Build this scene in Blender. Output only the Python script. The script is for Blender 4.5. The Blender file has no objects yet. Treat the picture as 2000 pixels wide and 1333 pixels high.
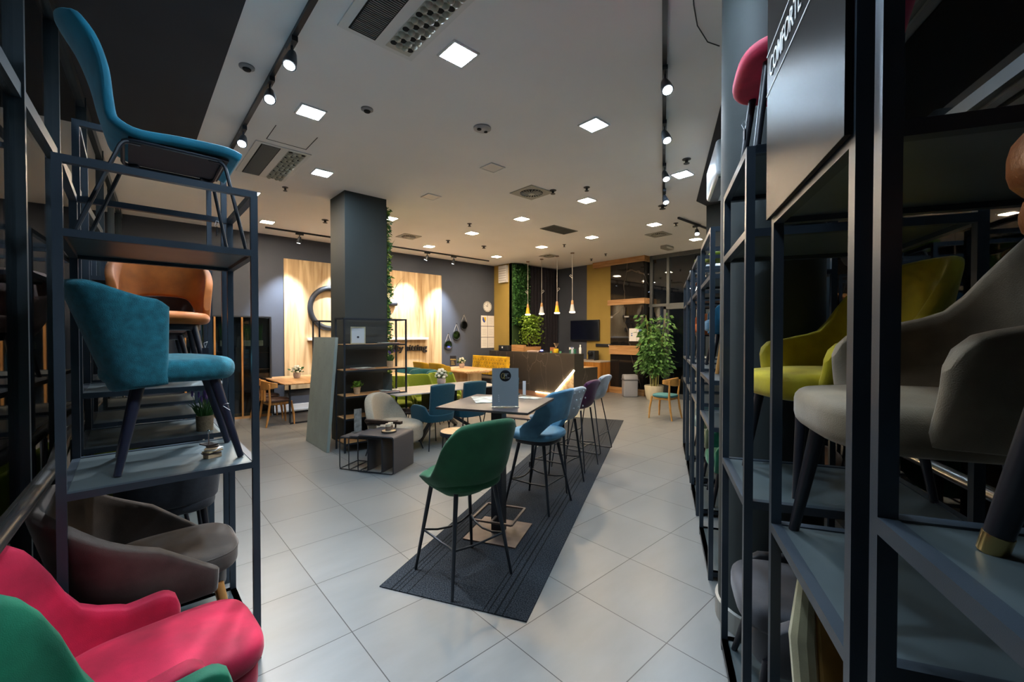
import bpy, math, random
from math import sin, cos, pi, radians as R, sqrt
from mathutils import Vector as V, Matrix
random.seed(7)
S = bpy.context.scene
COL = S.collection
# ------------------------------------------------------------------ camera
HC = 1.63; FPX = 830.0; YAW = R(42.12); PIT = R(-.807)
cam_d = bpy.data.cameras.new('camera'); cam = bpy.data.objects.new('camera', cam_d); COL.objects.link(cam)
cam.location = (0, 0, HC); cam.rotation_euler = (pi/2 + PIT, 0, -YAW)
cam_d.sensor_width = 36; cam_d.lens = FPX/2000*36; cam_d.clip_start = .03
S.camera = cam
# ------------------------------------------------------------------ world, exposure
S.view_settings.view_transform = 'Standard'; S.view_settings.look = 'None'
S.view_settings.gamma = 1; S.view_settings.use_curve_mapping = False
S.view_settings.exposure = 1.0
w = bpy.data.worlds.new('night'); S.world = w; w.use_nodes = True
w.node_tree.nodes['Background'].inputs[0].default_value = (.2, .22, .26, 1)
w.node_tree.nodes['Background'].inputs[1].default_value = .008
PANEL_E = 135.0; COOL = (.63, .82, 1.0); WARM = (1.0, .77, .52)
H = 3.75

# pixel -> point in the room (only for reading positions off the photograph)
_f = V((sin(YAW)*cos(PIT), cos(YAW)*cos(PIT), sin(PIT))); _r = V((cos(YAW), -sin(YAW), 0)); _u = _r.cross(_f)
def ray(x, y): return _f + _r*((x-1000)/FPX) + _u*((666.5-y)/FPX)
def G(x, y, h=0.):
    d = ray(x, y); t = (h-HC)/d.z; return V((d.x*t, d.y*t, h))
def WX(x, y, X0):
    d = ray(x, y); t = X0/d.x; return V((X0, d.y*t, d.z*t+HC))
def WY(x, y, Y0):
    d = ray(x, y); t = Y0/d.y; return V((d.x*t, Y0, d.z*t+HC))
# right-hand racks, rug and track run along D; N points away from the aisle
D = V((.879, .477, 0)); N = V((.477, -.879, 0)); O = V((2.28, .92, 0))
def SN(s, n, z=0): return O + D*s + N*n + V((0, 0, z))
RZ_N = R(208.5)          # local x = -D, local y = N
RZ_AISLE = R(28.5)       # local +y faces the aisle (-N)

# ------------------------------------------------------------------ materials
MATS = {}
def nt(name):
    m = bpy.data.materials.new(name); m.use_nodes = True; t = m.node_tree
    return m, t, t.nodes['Principled BSDF']
def lin(c):
    return tuple((v/12.92 if v <= .04045 else ((v+.055)/1.055)**2.4) for v in c)
def hexc(h): return lin(tuple(int(h[i:i+2], 16)/255 for i in (0, 2, 4)))
def mat(name, col, rough=.5, metal=0, var=0, vscale=8, bump=0, bscale=200, sheen=0, coat=0, stretch=(1, 1, 1), spec=None, dark=None):
    if name in MATS: return MATS[name]
    if isinstance(col, str): col = hexc(col)
    m, t, b = nt(name); n = t.nodes; l = t.links
    b.inputs['Base Color'].default_value = (*col, 1); b.inputs['Roughness'].default_value = rough
    b.inputs['Metallic'].default_value = metal
    if spec is not None: b.inputs['Specular IOR Level'].default_value = spec
    if sheen:
        b.inputs['Sheen Weight'].default_value = sheen; b.inputs['Sheen Roughness'].default_value = .35
        b.inputs['Sheen Tint'].default_value = (*[min(1, .4+c) for c in col], 1)
    if coat: b.inputs['Coat Weight'].default_value = coat; b.inputs['Coat Roughness'].default_value = .1
    tc = n.new('ShaderNodeTexCoord'); mp = n.new('ShaderNodeMapping'); mp.inputs['Scale'].default_value = stretch
    l.new(tc.outputs['Object'], mp.inputs[0])
    if var:
        ns = n.new('ShaderNodeTexNoise'); ns.inputs['Scale'].default_value = vscale; ns.inputs['Detail'].default_value = 5
        l.new(mp.outputs[0], ns.inputs[0])
        rp = n.new('ShaderNodeValToRGB'); rp.color_ramp.elements[0].position = .3; rp.color_ramp.elements[1].position = .72
        lo = dark if dark else tuple(c*(1-var) for c in col)
        rp.color_ramp.elements[0].color = (*lo, 1); rp.color_ramp.elements[1].color = (*[min(1, c*(1+var*.6)) for c in col], 1)
        l.new(ns.outputs[0], rp.inputs[0]); l.new(rp.outputs[0], b.inputs['Base Color'])
    if bump:
        nb = n.new('ShaderNodeTexNoise'); nb.inputs['Scale'].default_value = bscale; nb.inputs['Detail'].default_value = 3
        l.new(mp.outputs[0], nb.inputs[0]); bp = n.new('ShaderNodeBump'); bp.inputs['Strength'].default_value = bump; bp.inputs['Distance'].default_value = .004
        l.new(nb.outputs[0], bp.inputs['Height']); l.new(bp.outputs[0], b.inputs['Normal'])
    MATS[name] = m; return m
def velvet(name, col): return mat('velvet_'+name, col, .75, var=.42, vscale=6, bump=.25, bscale=420, sheen=.55)
def fabric(name, col): return mat('fabric_'+name, col, .9, var=.12, vscale=60, bump=.6, bscale=600, sheen=.25)
def emit(name, col, st):
    if name in MATS: return MATS[name]
    m, t, b = nt(name); b.inputs['Base Color'].default_value = (*col, 1)
    b.inputs['Emission Color'].default_value = (*col, 1); b.inputs['Emission Strength'].default_value = st
    MATS[name] = m; return m
def wood(name, c1, c2, axis='z', scale=3.0, rough=.5):
    if name in MATS: return MATS[name]
    m, t, b = nt(name); n = t.nodes; l = t.links; b.inputs['Roughness'].default_value = rough
    tc = n.new('ShaderNodeTexCoord'); mp = n.new('ShaderNodeMapping')
    sc = {'z': (9, 9, .7) if name != 'pale_oak' else (3.2, 3.2, .22), 'x': (.7, 9, 9), 'y': (9, .7, 9)}[axis]; mp.inputs['Scale'].default_value = sc
    ns = n.new('ShaderNodeTexNoise'); ns.inputs['Scale'].default_value = scale; ns.inputs['Detail'].default_value = 8; ns.inputs['Distortion'].default_value = .6
    rp = n.new('ShaderNodeValToRGB'); e = rp.color_ramp.elements
    e[0].position = .32; e[0].color = (*hexc(c2), 1); e[1].position = .62; e[1].color = (*hexc(c1), 1)
    l.new(tc.outputs['Object'], mp.inputs[0]); l.new(mp.outputs[0], ns.inputs[0]); l.new(ns.outputs[0], rp.inputs[0]); l.new(rp.outputs[0], b.inputs['Base Color'])
    MATS[name] = m; return m
def glass(name, tint=(.02, .03, .04), refl=.9):
    """thin dark pane: mostly clear, reflects by fresnel"""
    m, t, b = nt(name); n = t.nodes; l = t.links; n.remove(b)
    tr = n.new('ShaderNodeBsdfTransparent'); tr.inputs[0].default_value = (.80, .86, .88, 1)
    gl = n.new('ShaderNodeBsdfGlossy'); gl.inputs['Roughness'].default_value = .02; gl.inputs[0].default_value = (refl, refl, refl, 1)
    fr = n.new('ShaderNodeFresnel'); fr.inputs[0].default_value = 1.5; mx = n.new('ShaderNodeMixShader')
    l.new(fr.outputs[0], mx.inputs[0]); l.new(tr.outputs[0], mx.inputs[1]); l.new(gl.outputs[0], mx.inputs[2]); l.new(mx.outputs[0], n['Material Output'].inputs[0])
    MATS[name] = m; return m

BLACK = mat('black_steel', (.022, .027, .035), .42, .3, bump=.15, bscale=900)
RACKM = mat('rack_steel', (.046, .062, .082), .38, .45, var=.25, vscale=3, bump=.1, bscale=700)
SHELFM = mat('shelf_steel', (.115, .145, .155), .36, .55, var=.15, vscale=4)
SHELFD = mat('shelf_dark', (.02, .022, .026), .4, .3)
LEGB = mat('black_wood', (.012, .012, .018), .4, var=.2)
CHROME = mat('chrome', (.55, .56, .58), .13, 1)
BRASS = mat('brass', (.6, .42, .16), .3, 1)
WHITE = mat('white_plastic', (.72, .72, .72), .4)
PAPER = mat('paper', (.74, .72, .70), .8)
OAK = wood('oak', 'c08a4a', '9a642e', 'z')
OAKX = wood('oak_x', 'bf9364', 'a0713f', 'x')
OAKY = wood('oak_y', 'bf9364', 'a0713f', 'y')
PALE = wood('pale_oak', 'cdb48c', '94744c', 'z', 2.6, .6)
LTOP = wood('table_oak', 'd9b58c', 'b98f63', 'y', 3, .45)
WALNUT = wood('walnut', '3a2a22', '231915', 'x', 3, .45)
GLASS = glass('window_glass')
CABGLASS = glass('cabinet_glass')
def tile_mat():
    m, t, b = nt('floor_tile'); n = t.nodes; l = t.links
    tc = n.new('ShaderNodeTexCoord'); mp = n.new('ShaderNodeMapping'); mp.inputs['Location'].default_value = (.9024, 1.8984, 0)
    l.new(tc.outputs['Object'], mp.inputs[0])
    br = n.new('ShaderNodeTexBrick'); br.offset = 0; br.squash = 1
    br.inputs['Scale'].default_value = 1; br.inputs['Brick Width'].default_value = .6; br.inputs['Row Height'].default_value = .6
    br.inputs['Mortar Size'].default_value = .0028; br.inputs['Mortar Smooth'].default_value = .1; br.inputs['Bias'].default_value = 0
    br.inputs['Color1'].default_value = (.178, .184, .184, 1); br.inputs['Color2'].default_value = (.204, .209, .208, 1); br.inputs['Mortar'].default_value = (.03, .03, .03, 1)
    l.new(mp.outputs[0], br.inputs[0])
    ns = n.new('ShaderNodeTexNoise'); ns.inputs['Scale'].default_value = 2.2; ns.inputs['Detail'].default_value = 9; ns.inputs['Roughness'].default_value = .62
    mp2 = n.new('ShaderNodeMapping'); mp2.inputs['Scale'].default_value = (1, 3, 1); mp2.inputs['Rotation'].default_value = (0, 0, .5)
    l.new(tc.outputs['Object'], mp2.inputs[0]); l.new(mp2.outputs[0], ns.inputs[0])
    mx = n.new('ShaderNodeMix'); mx.data_type = 'RGBA'; mx.blend_type = 'MULTIPLY'; mx.inputs['Factor'].default_value = .45
    rp = n.new('ShaderNodeValToRGB'); rp.color_ramp.elements[0].position = .3; rp.color_ramp.elements[1].position = .7
    rp.color_ramp.elements[0].color = (.72, .72, .72, 1); l.new(ns.outputs[0], rp.inputs[0])
    l.new(br.outputs[0], mx.inputs[6]); l.new(rp.outputs[0], mx.inputs[7]); l.new(mx.outputs[2], b.inputs['Base Color'])
    mr = n.new('ShaderNodeMapRange'); mr.inputs[3].default_value = .26; mr.inputs[4].default_value = .42
    l.new(ns.outputs[0], mr.inputs[0]); l.new(mr.outputs[0], b.inputs['Roughness'])
    bp = n.new('ShaderNodeBump'); bp.inputs['Strength'].default_value = .35; bp.inputs['Distance'].default_value = .002; bp.invert = True
    l.new(br.outputs[1], bp.inputs['Height']); l.new(bp.outputs[0], b.inputs['Normal'])
    return m
def marble_mat(name, base, vein, rough, sc=1.3):
    m, t, b = nt(name); n = t.nodes; l = t.links; b.inputs['Roughness'].default_value = rough
    tc = n.new('ShaderNodeTexCoord'); ns = n.new('ShaderNodeTexNoise'); ns.inputs['Scale'].default_value = 2; ns.inputs['Detail'].default_value = 6
    l.new(tc.outputs['Object'], ns.inputs[0])
    ad = n.new('ShaderNodeMix'); ad.data_type = 'RGBA'; ad.blend_type = 'ADD'; ad.inputs['Factor'].default_value = .35
    l.new(tc.outputs['Object'], ad.inputs[6]); l.new(ns.outputs[1], ad.inputs[7])
    mp = n.new('ShaderNodeMapping'); mp.inputs['Rotation'].default_value = (.6, .3, .5); mp.inputs['Scale'].default_value = (1, 1, .45)
    l.new(ad.outputs[2], mp.inputs[0])
    vo = n.new('ShaderNodeTexVoronoi'); vo.feature = 'DISTANCE_TO_EDGE'; vo.inputs['Scale'].default_value = sc
    l.new(mp.outputs[0], vo.inputs[0]); rp = n.new('ShaderNodeValToRGB'); e = rp.color_ramp.elements
    e[0].position = 0; e[0].color = (*vein, 1); e[1].position = .011; e[1].color = (*base, 1)
    l.new(vo.outputs[0], rp.inputs[0]); l.new(rp.outputs[0], b.inputs['Base Color'])
    return m
def rug_mat():
    m, t, b = nt('carpet'); n = t.nodes; l = t.links; b.inputs['Roughness'].default_value = 1
    b.inputs['Specular IOR Level'].default_value = .1
    tc = n.new('ShaderNodeTexCoord'); sx = n.new('ShaderNodeSeparateXYZ'); l.new(tc.outputs['Object'], sx.inputs[0])
    ns = n.new('ShaderNodeTexNoise'); ns.inputs['Scale'].default_value = 130; ns.inputs['Detail'].default_value = 3; l.new(tc.outputs['Object'], ns.inputs[0])
    rp = n.new('ShaderNodeValToRGB'); e = rp.color_ramp.elements; e[0].position = .35; e[0].color = (.010, .012, .017, 1); e[1].position = .7; e[1].color = (.060, .068, .078, 1)
    l.new(ns.outputs[0], rp.inputs[0])
    # stripes across the local x axis (0..1 m)
    cr = n.new('ShaderNodeValToRGB'); cr.color_ramp.interpolation = 'CONSTANT'; ce = cr.color_ramp.elements
    stops = [(0, 1)]
    for x in (.085, .115, .145, .205, .725, .755, .80, .845): stops += [(x, .35), (x+.009, 1)]
    ce[0].position = 0; ce[0].color = (1, 1, 1, 1); ce[1].position = .999; ce[1].color = (1, 1, 1, 1)
    for p, v in stops[1:]:
        q = ce.new(p); q.color = (v, v, v, 1)
    l.new(sx.outputs[0], cr.inputs[0])
    mx = n.new('ShaderNodeMix'); mx.data_type = 'RGBA'; mx.blend_type = 'MULTIPLY'; mx.inputs['Factor'].default_value = 1
    l.new(rp.outputs[0], mx.inputs[6]); l.new(cr.outputs[0], mx.inputs[7]); l.new(mx.outputs[2], b.inputs['Base Color'])
    bp = n.new('ShaderNodeBump'); bp.inputs['Strength'].default_value = .8; bp.inputs['Distance'].default_value = .004; l.new(ns.outputs[0], bp.inputs['Height']); l.new(bp.outputs[0], b.inputs['Normal'])
    return m
TILE = tile_mat(); RUG = rug_mat()
MARBLE = marble_mat('counter_marble', (.040, .035, .032), (.15, .13, .115), .3, 2.1)
MARBLE_P = marble_mat('polished_marble', (.012, .011, .011), (.07, .06, .05), .035, .8)
SLATE = mat('slate_paint', (.058, .068, .092), .85, var=.06, vscale=3, bump=.1, bscale=150)
COLM = mat('column_paint', (.024, .031, .031), .7, var=.06, vscale=3, bump=.1, bscale=200)
OCHRE = mat('ochre_paint', (.36, .25, .06), .85, var=.06, vscale=3)
CEIL = mat('ceiling_paint', (.84, .83, .82), .9, var=.03, vscale=1.2)
SOFF = mat('dark_soffit_paint', (.024, .027, .034), .85, var=.1, vscale=2)
DKWALL = mat('dark_wall', (.018, .020, .026), .7)

# ------------------------------------------------------------------ mesh helpers
class MB:
    def __init__(s): s.v = []; s.f = []; s.m = []
    def add(s, vf, mi=0):
        o = len(s.v); s.v += [tuple(p) for p in vf[0]]; s.f += [tuple(i+o for i in f) for f in vf[1]]; s.m += [mi]*len(vf[1]); return s
    def xf(s, M):
        s.v = [tuple(M @ V(p)) for p in s.v]; return s
def obj(name, mb, mats, parent=None, loc=None, rz=0, ang=35, sub=0):
    if isinstance(mb, tuple): mb = MB().add(mb)
    me = bpy.data.meshes.new(name); me.from_pydata(mb.v, [], mb.f); me.update()
    if not isinstance(mats, (list, tuple)): mats = [mats]
    for m in mats: me.materials.append(m)
    if len(mats) > 1: me.polygons.foreach_set('material_index', mb.m)
    if ang is not None:
        me.shade_smooth(); me.set_sharp_from_angle(angle=R(ang))
    o = bpy.data.objects.new(name, me); COL.objects.link(o)
    if loc is not None: o.location = loc
    o.rotation_euler = (0, 0, rz)
    if parent: o.parent = parent
    if sub:
        md = o.modifiers.new('s', 'SUBSURF'); md.levels = md.render_levels = sub
    return o
def tag(o, label, cat, group=None):
    o['label'] = label; o['category'] = cat
    if group: o['group'] = group
    return o
def thing(name, label, cat, loc=(0, 0, 0), rz=0, group=None):
    o = bpy.data.objects.new(name, None); COL.objects.link(o); o.location = loc; o.rotation_euler = (0, 0, rz); o.empty_display_size = .1
    return tag(o, label, cat, group)
def struct(name, mb, m, loc=None, rz=0, **k):
    o = obj(name, mb, m, loc=loc, rz=rz, **k); o['kind'] = 'structure'; return o
def box(x0, x1, y0, y1, z0, z1):
    v = [(x, y, z) for z in (z0, z1) for y in (y0, y1) for x in (x0, x1)]
    return v, [(0, 2, 3, 1), (4, 5, 7, 6), (0, 1, 5, 4), (2, 6, 7, 3), (0, 4, 6, 2), (1, 3, 7, 5)]
def cbox(c, s): return box(c[0]-s[0]/2, c[0]+s[0]/2, c[1]-s[1]/2, c[1]+s[1]/2, c[2]-s[2]/2, c[2]+s[2]/2)
def rot_vf(vf, M): return [tuple(M @ V(p)) for p in vf[0]], vf[1]
def basis(d):
    d = V(d).normalized(); a = V((0, 0, 1)) if abs(d.z) < .9 else V((1, 0, 0)); x = a.cross(d).normalized(); return x, d.cross(x), d
def cyl(p0, p1, r0, r1=None, seg=12, cap=True):
    if r1 is None: r1 = r0
    p0 = V(p0); p1 = V(p1); x, y, d = basis(p1-p0); v = []
    for p, r in ((p0, r0), (p1, r1)):
        for i in range(seg):
            a = 2*pi*i/seg; v.append(p+x*(r*cos(a))+y*(r*sin(a)))
    f = [(i, (i+1) % seg, seg+(i+1) % seg, seg+i) for i in range(seg)]
    if cap: f += [tuple(reversed(range(seg))), tuple(range(seg, 2*seg))]
    return v, f
def tube(pts, r, seg=8, closed=False):
    pts = [V(p) for p in pts]; n = len(pts); v = []; f = []; px = None
    for i, p in enumerate(pts):
        a = pts[(i-1) % n] if (closed or i) else p; b = pts[(i+1) % n] if (closed or i < n-1) else p
        d = (b-a).normalized()
        if px is None: px, _, _ = basis(d)
        x = (px-d*px.dot(d)).normalized(); y = d.cross(x); px = x
        rr = r[i] if isinstance(r, (list, tuple)) else r
        for k in range(seg):
            t = 2*pi*k/seg; v.append(p+x*(rr*cos(t))+y*(rr*sin(t)))
    m = n if closed else n-1
    for i in range(m):
        for k in range(seg):
            f.append((i*seg+k, i*seg+(k+1) % seg, ((i+1) % n)*seg+(k+1) % seg, ((i+1) % n)*seg+k))
    if not closed: f += [tuple(reversed(range(seg))), tuple(range((n-1)*seg, n*seg))]
    return v, f
def bend(pts, rad=.03, k=4):
    """round the corners of a polyline"""
    pts = [V(p) for p in pts]; out = [pts[0]]
    for a, b, c in zip(pts, pts[1:], pts[2:]):
        r = min(rad, (a-b).length*.45, (c-b).length*.45); p = b+(a-b).normalized()*r; q = b+(c-b).normalized()*r
        for i in range(k+1):
            t = i/k; out.append(p*(1-t)**2+b*(2*t*(1-t))+q*t*t)
    return out+[pts[-1]]
def loopbend(pts, rad=.03, k=4):
    pts = [V(p) for p in pts]; n = len(pts); out = []
    for i in range(n):
        a, b, c = pts[i-1], pts[i], pts[(i+1) % n]
        r = min(rad, (a-b).length*.45, (c-b).length*.45); p = b+(a-b).normalized()*r; q = b+(c-b).normalized()*r
        for j in range(k+1):
            t = j/k; out.append(p*(1-t)**2+b*(2*t*(1-t))+q*t*t)
    return out
def bar(p0, p1, w, h):
    """rectangular bar between two points; h is the vertical-ish side"""
    p0 = V(p0); p1 = V(p1); x, y, d = basis(p1-p0); v = []
    for p in (p0, p1):
        for a, b in ((-1, -1), (1, -1), (1, 1), (-1, 1)): v.append(p+x*(a*w/2)+y*(b*h/2))
    return v, [(0, 3, 2, 1), (4, 5, 6, 7), (0, 1, 5, 4), (1, 2, 6, 5), (2, 3, 7, 6), (3, 0, 4, 7)]
def lathe(prof, c=(0, 0, 0), seg=24):
    v = []; f = []; n = len(prof)
    for r, z in prof:
        for i in range(seg):
            a = 2*pi*i/seg; v.append((c[0]+r*cos(a), c[1]+r*sin(a), c[2]+z))
    for j in range(n-1):
        for i in range(seg): f.append((j*seg+i, j*seg+(i+1) % seg, (j+1)*seg+(i+1) % seg, (j+1)*seg+i))
    if prof[0][0] > 1e-4: f.append(tuple(reversed(range(seg))))
    if prof[-1][0] > 1e-4: f.append(tuple(range((n-1)*seg, n*seg)))
    return v, f
def rbox(c, s, r, k=3):
    """box with rounded edges: a cube grid pulled onto a rounded core"""
    h = [x/2 for x in s]; r = min(r, min(h)*.999); v = []; f = []
    def ax(hh):
        a = [-hh, *[-hh+r*(1-cos(pi/2*i/k)) for i in range(1, k+1)]]
        return a+[-q for q in reversed(a)]
    A = [ax(q) for q in h]; key = {}
    def vid(p):
        kk = tuple(round(q, 6) for q in p)
        if kk not in key:
            core = [max(-(h[i]-r), min(h[i]-r, p[i])) for i in range(3)]; d = V([p[i]-core[i] for i in range(3)])
            q = V(core)+(d.normalized()*r if d.length > 1e-9 else V((0, 0, 0))); key[kk] = len(v); v.append((q.x+c[0], q.y+c[1], q.z+c[2]))
        return key[kk]
    for a in range(3):
        u, w_ = (a+1) % 3, (a+2) % 3
        for sgn in (-1, 1):
            for i in range(len(A[u])-1):
                for j in range(len(A[w_])-1):
                    q = []
                    for (ii, jj) in ((i, j), (i+1, j), (i+1, j+1), (i, j+1)):
                        p = [0, 0, 0]; p[a] = sgn*h[a]; p[u] = A[u][ii]; p[w_] = A[w_][jj]; q.append(vid(p))
                    if sgn < 0: q.reverse()
                    if len(set(q)) > 2: f.append(tuple(dict.fromkeys(q)))
    return v, f
def cushion(a, b, z0, z1, n=4.0, r=.03, dome=.015, taper=0, cy=0, seg=48, yb=None):
    """upholstered pad with a superellipse plan; taper widens the front"""
    rings = []; k = 4
    for i in range(k+1): t = pi/2*i/k; rings.append((1, -r*(1-sin(t)), z0+r*(1-cos(t))))
    rings += [(1, 0, (z0+z1)/2)]
    for i in range(k+1): t = pi/2*i/k; rings.append((1, -r*(1-cos(t)), z1-r+r*sin(t)))
    for q in (.75, .45, .15): rings.append((q, -r, z1+dome*(1-q*q)))
    v = []; f = []
    for sc, off, z in rings:
        for i in range(seg):
            t = 2*pi*i/seg; c, s = cos(t), sin(t)
            x = abs(c)**(2/n)*(1 if c >= 0 else -1); y = abs(s)**(2/n)*(1 if s >= 0 else -1)
            X = (a+off)*x*sc; Y = (b+off)*y*sc; X *= 1+taper*Y/b; v.append((X, Y+cy, z))
    m = len(rings)
    for j in range(m-1):
        for i in range(seg): f.append((j*seg+i, j*seg+(i+1) % seg, (j+1)*seg+(i+1) % seg, (j+1)*seg+i))
    f += [tuple(reversed(range(seg))), tuple(range((m-1)*seg, m*seg))]
    return v, f
def sheet(S_, th, nu=24, nv=10, closed_edge=True):
    """padded sheet: S_(u,v) with u,v in 0..1 -> middle surface; th(u,v) or number -> thickness, rounded rim"""
    def par(n):
        e = [0, .006, .02, .045]; m = [.045+(1-.09)*i/n for i in range(1, n)]
        return e+m+[1-q for q in reversed(e)]
    U, W = par(nu), par(nv); wt = [0, .55, .85, .98]
    def wgt(i, n): j = min(i, n-1-i); return wt[j] if j < 4 else 1
    P = [[V(S_(u, w_)) for w_ in W] for u in U]; n, m = len(U), len(W); v = []; fi = [[0]*m for _ in U]; bi = [[0]*m for _ in U]
    for i in range(n):
        for j in range(m):
            du = P[min(i+1, n-1)][j]-P[max(i-1, 0)][j]; dv = P[i][min(j+1, m-1)]-P[i][max(j-1, 0)]
            nn = du.cross(dv); nn = nn.normalized() if nn.length > 1e-12 else V((0, 0, 1))
            t = (th(U[i], W[j]) if callable(th) else th)/2*min(wgt(i, n), wgt(j, m))
            if i in (0, n-1) or j in (0, m-1): fi[i][j] = bi[i][j] = len(v); v.append(P[i][j])
            else:
                fi[i][j] = len(v); v.append(P[i][j]+nn*t); bi[i][j] = len(v); v.append(P[i][j]-nn*t)
    f = []
    for i in range(n-1):
        for j in range(m-1):
            f.append((fi[i][j], fi[i+1][j], fi[i+1][j+1], fi[i][j+1])); f.append((bi[i][j], bi[i][j+1], bi[i+1][j+1], bi[i+1][j]))
    return v, f
def lerp_pts(pts, t):
    """monotone cubic through the control points, flat at both ends"""
    n = len(pts); X = [p[0] for p in pts]; Y = [p[1] for p in pts]
    if t <= X[0]: return Y[0]
    if t >= X[-1]: return Y[-1]
    dl = [(Y[i+1]-Y[i])/(X[i+1]-X[i]) for i in range(n-1)]; m = [0]*n
    for i in range(1, n-1): m[i] = 0 if dl[i-1]*dl[i] <= 0 else 2*dl[i-1]*dl[i]/(dl[i-1]+dl[i])
    m[-1] = dl[-1]
    i = max(j for j in range(n-1) if X[j] <= t); h = X[i+1]-X[i]; q = (t-X[i])/h
    return Y[i]*(1+2*q)*(1-q)**2+h*m[i]*q*(1-q)**2+Y[i+1]*q*q*(3-2*q)+h*m[i+1]*q*q*(q-1)
def text_mesh(body, size, ext=.002, bold=0, sx=1, align='LEFT'):
    c = bpy.data.curves.new('t', 'FONT'); c.body = body; c.size = size; c.extrude = ext; c.offset = bold; c.align_x = align; c.resolution_u = 3
    o = bpy.data.objects.new('t', c); COL.objects.link(o); dg = bpy.context.evaluated_depsgraph_get()
    me = bpy.data.meshes.new_from_object(o.evaluated_get(dg)); v = [(p.co.x*sx, p.co.y, p.co.z) for p in me.vertices]; f = [tuple(p.vertices) for p in me.polygons]
    bpy.data.objects.remove(o); bpy.data.meshes.remove(me); return v, f
UPX = Matrix(((1, 0, 0), (0, 0, -1), (0, 1, 0)))     # text plane -> xz plane facing -y
def leaves(pts, size, jit=.4, up=.3):
    """folded diamond leaves at points with directions"""
    v = []; f = []
    for p, d in pts:
        p = V(p); d = (V(d)+V((random.uniform(-jit, jit), random.uniform(-jit, jit), random.uniform(-jit, jit)))).normalized()
        x, y, _ = basis(d); a = random.uniform(0, 2*pi); s = x*cos(a)+y*sin(a); L = size*random.uniform(.6, 1.3); n = d.cross(s)
        o = len(v); v += [p, p+d*L*.5+s*L*.26+n*L*.08, p+d*L, p+d*L*.5-s*L*.26+n*L*.08, ]
        f += [(o, o+1, o+2), (o, o+2, o+3)]
    return v, f
# ------------------------------------------------------------------ room shell
def prism(poly, z0, z1):
    n = len(poly); v = [(p[0], p[1], z0) for p in poly]+[(p[0], p[1], z1) for p in poly]
    return v, [tuple(reversed(range(n))), tuple(range(n, 2*n))]+[(i, (i+1) % n, n+(i+1) % n, n+i) for i in range(n)]
TIP = (-.64, -2.02); FR = (10.45, 3.99)
room = [TIP, FR, (10.45, 10.15), (-.09, 10.15)]
struct('floor', MB().add(prism(room, -.1, 0)), TILE, ang=None)
struct('ceiling', MB().add(prism(room, H, H+.15)), CEIL, ang=None)
YB = 10.1; YR = 9.3; XR = 10.35; XC = 8.39
struct('wall_back', MB().add(box(-.09, XC+.1, YB, YB+.1, 0, H)), SLATE, ang=None)
struct('wall_return', MB().add(box(XC, XC+.12, YR, YB, 0, H)), OCHRE, ang=None)
struct('wall_rear', MB().add(box(XC, XR+.1, YR, YR+.1, 0, H)), DKWALL, ang=None)
struct('wall_right', MB().add(box(XR, XR+.1, 8.05, YR, 0, H)), SLATE, ang=None)
struct('wall_right_ochre', MB().add(box(XR-.01, XR+.1, 7.1, 8.05, 0, H)), OCHRE, ang=None)
struct('wall_right_marble', MB().add(box(10.2, 10.75, 6.05, 7.1, 0, H)), MARBLE_P, ang=None)
def band(i, z0, z1, y1=7.12):
    struct('trim_%d' % i, MB().add(box(10.165, 10.79, 6.015, y1, z0, z1)), OAKY, ang=None)
band(1, 0, .17); band(2, 1.09, 1.34); band(3, 2.47, 2.62, 7.18); band(4, 3.6, H-.002, 7.7)
struct('baseboard_back', MB().add(box(0, XC, YB-.015, YB, 0, .12)), WHITE, ang=None)
# dark zones of the ceiling above the racks
lx = lambda y: -.4+(y-2.8)*math.tan(R(2.6))
struct('trim_5', MB().add(prism([(lx(-1.9), -1.9), (.572, -1.9), (.572, 6.05), (lx(6.05), 6.05)], H-.012, H-.001)), SOFF, ang=None)
struct('trim_6', MB().add(prism([SN(-4.1, .85)[:2], SN(-3.6, .22)[:2], (6.666, 3.041), (8.66, 3.041)], H-.012, H-.001)), SOFF, ang=None)
# columns
struct('wall_column_square', MB().add(box(2.37, 3.02, 6.27, 6.86, 0, H)), COLM, ang=None)
struct('wall_column_round', MB().add(lathe([(.254, 0), (.254, H)], (2.68, .80, 0), 48)), COLM)
struct('baseboard_column', MB().add(lathe([(.27, 0), (.27, .11), (.254, .115)], (2.68, .80, 0), 40)), mat('plinth_tile', (.30, .29, .26), .4), ang=None)
struct('wall_column_far', MB().add(box(7.03, 7.6, 2.6, 3.04, 0, H)), COLM, ang=None)
# glazed fronts: frame, mullions, transoms and panes
FRM = mat('window_frame', (.075, .095, .11), .35, .6)
FRD = mat('door_frame', (.10, .11, .115), .4, .4)
def glazing(i, p0, p1, stops, trans, wdt=.055, fm=None):
    p0 = V((*p0, 0)); p1 = V((*p1, 0)); L = (p1-p0).length; m = MB()
    for s in stops: m.add(box(s-wdt/2, s+wdt/2, -.06, .03, 0, H))
    for z, a, b in trans: m.add(box(a, b, -.05, .02, z-.035, z+.035))
    m.add(box(0, L, -.05, .02, 0, .12)); m.add(box(0, L, -.05, .02, H-.1, H))
    d = p1-p0; rz = math.atan2(d.y, d.x)
    fr = struct('window_%d' % i, m, fm or FRM, loc=p0, rz=rz, ang=None)
    pn = obj('pane', MB().add(box(0, L, -.012, -.004, .1, H-.08)), GLASS, fr, ang=None)
    return fr
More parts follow.
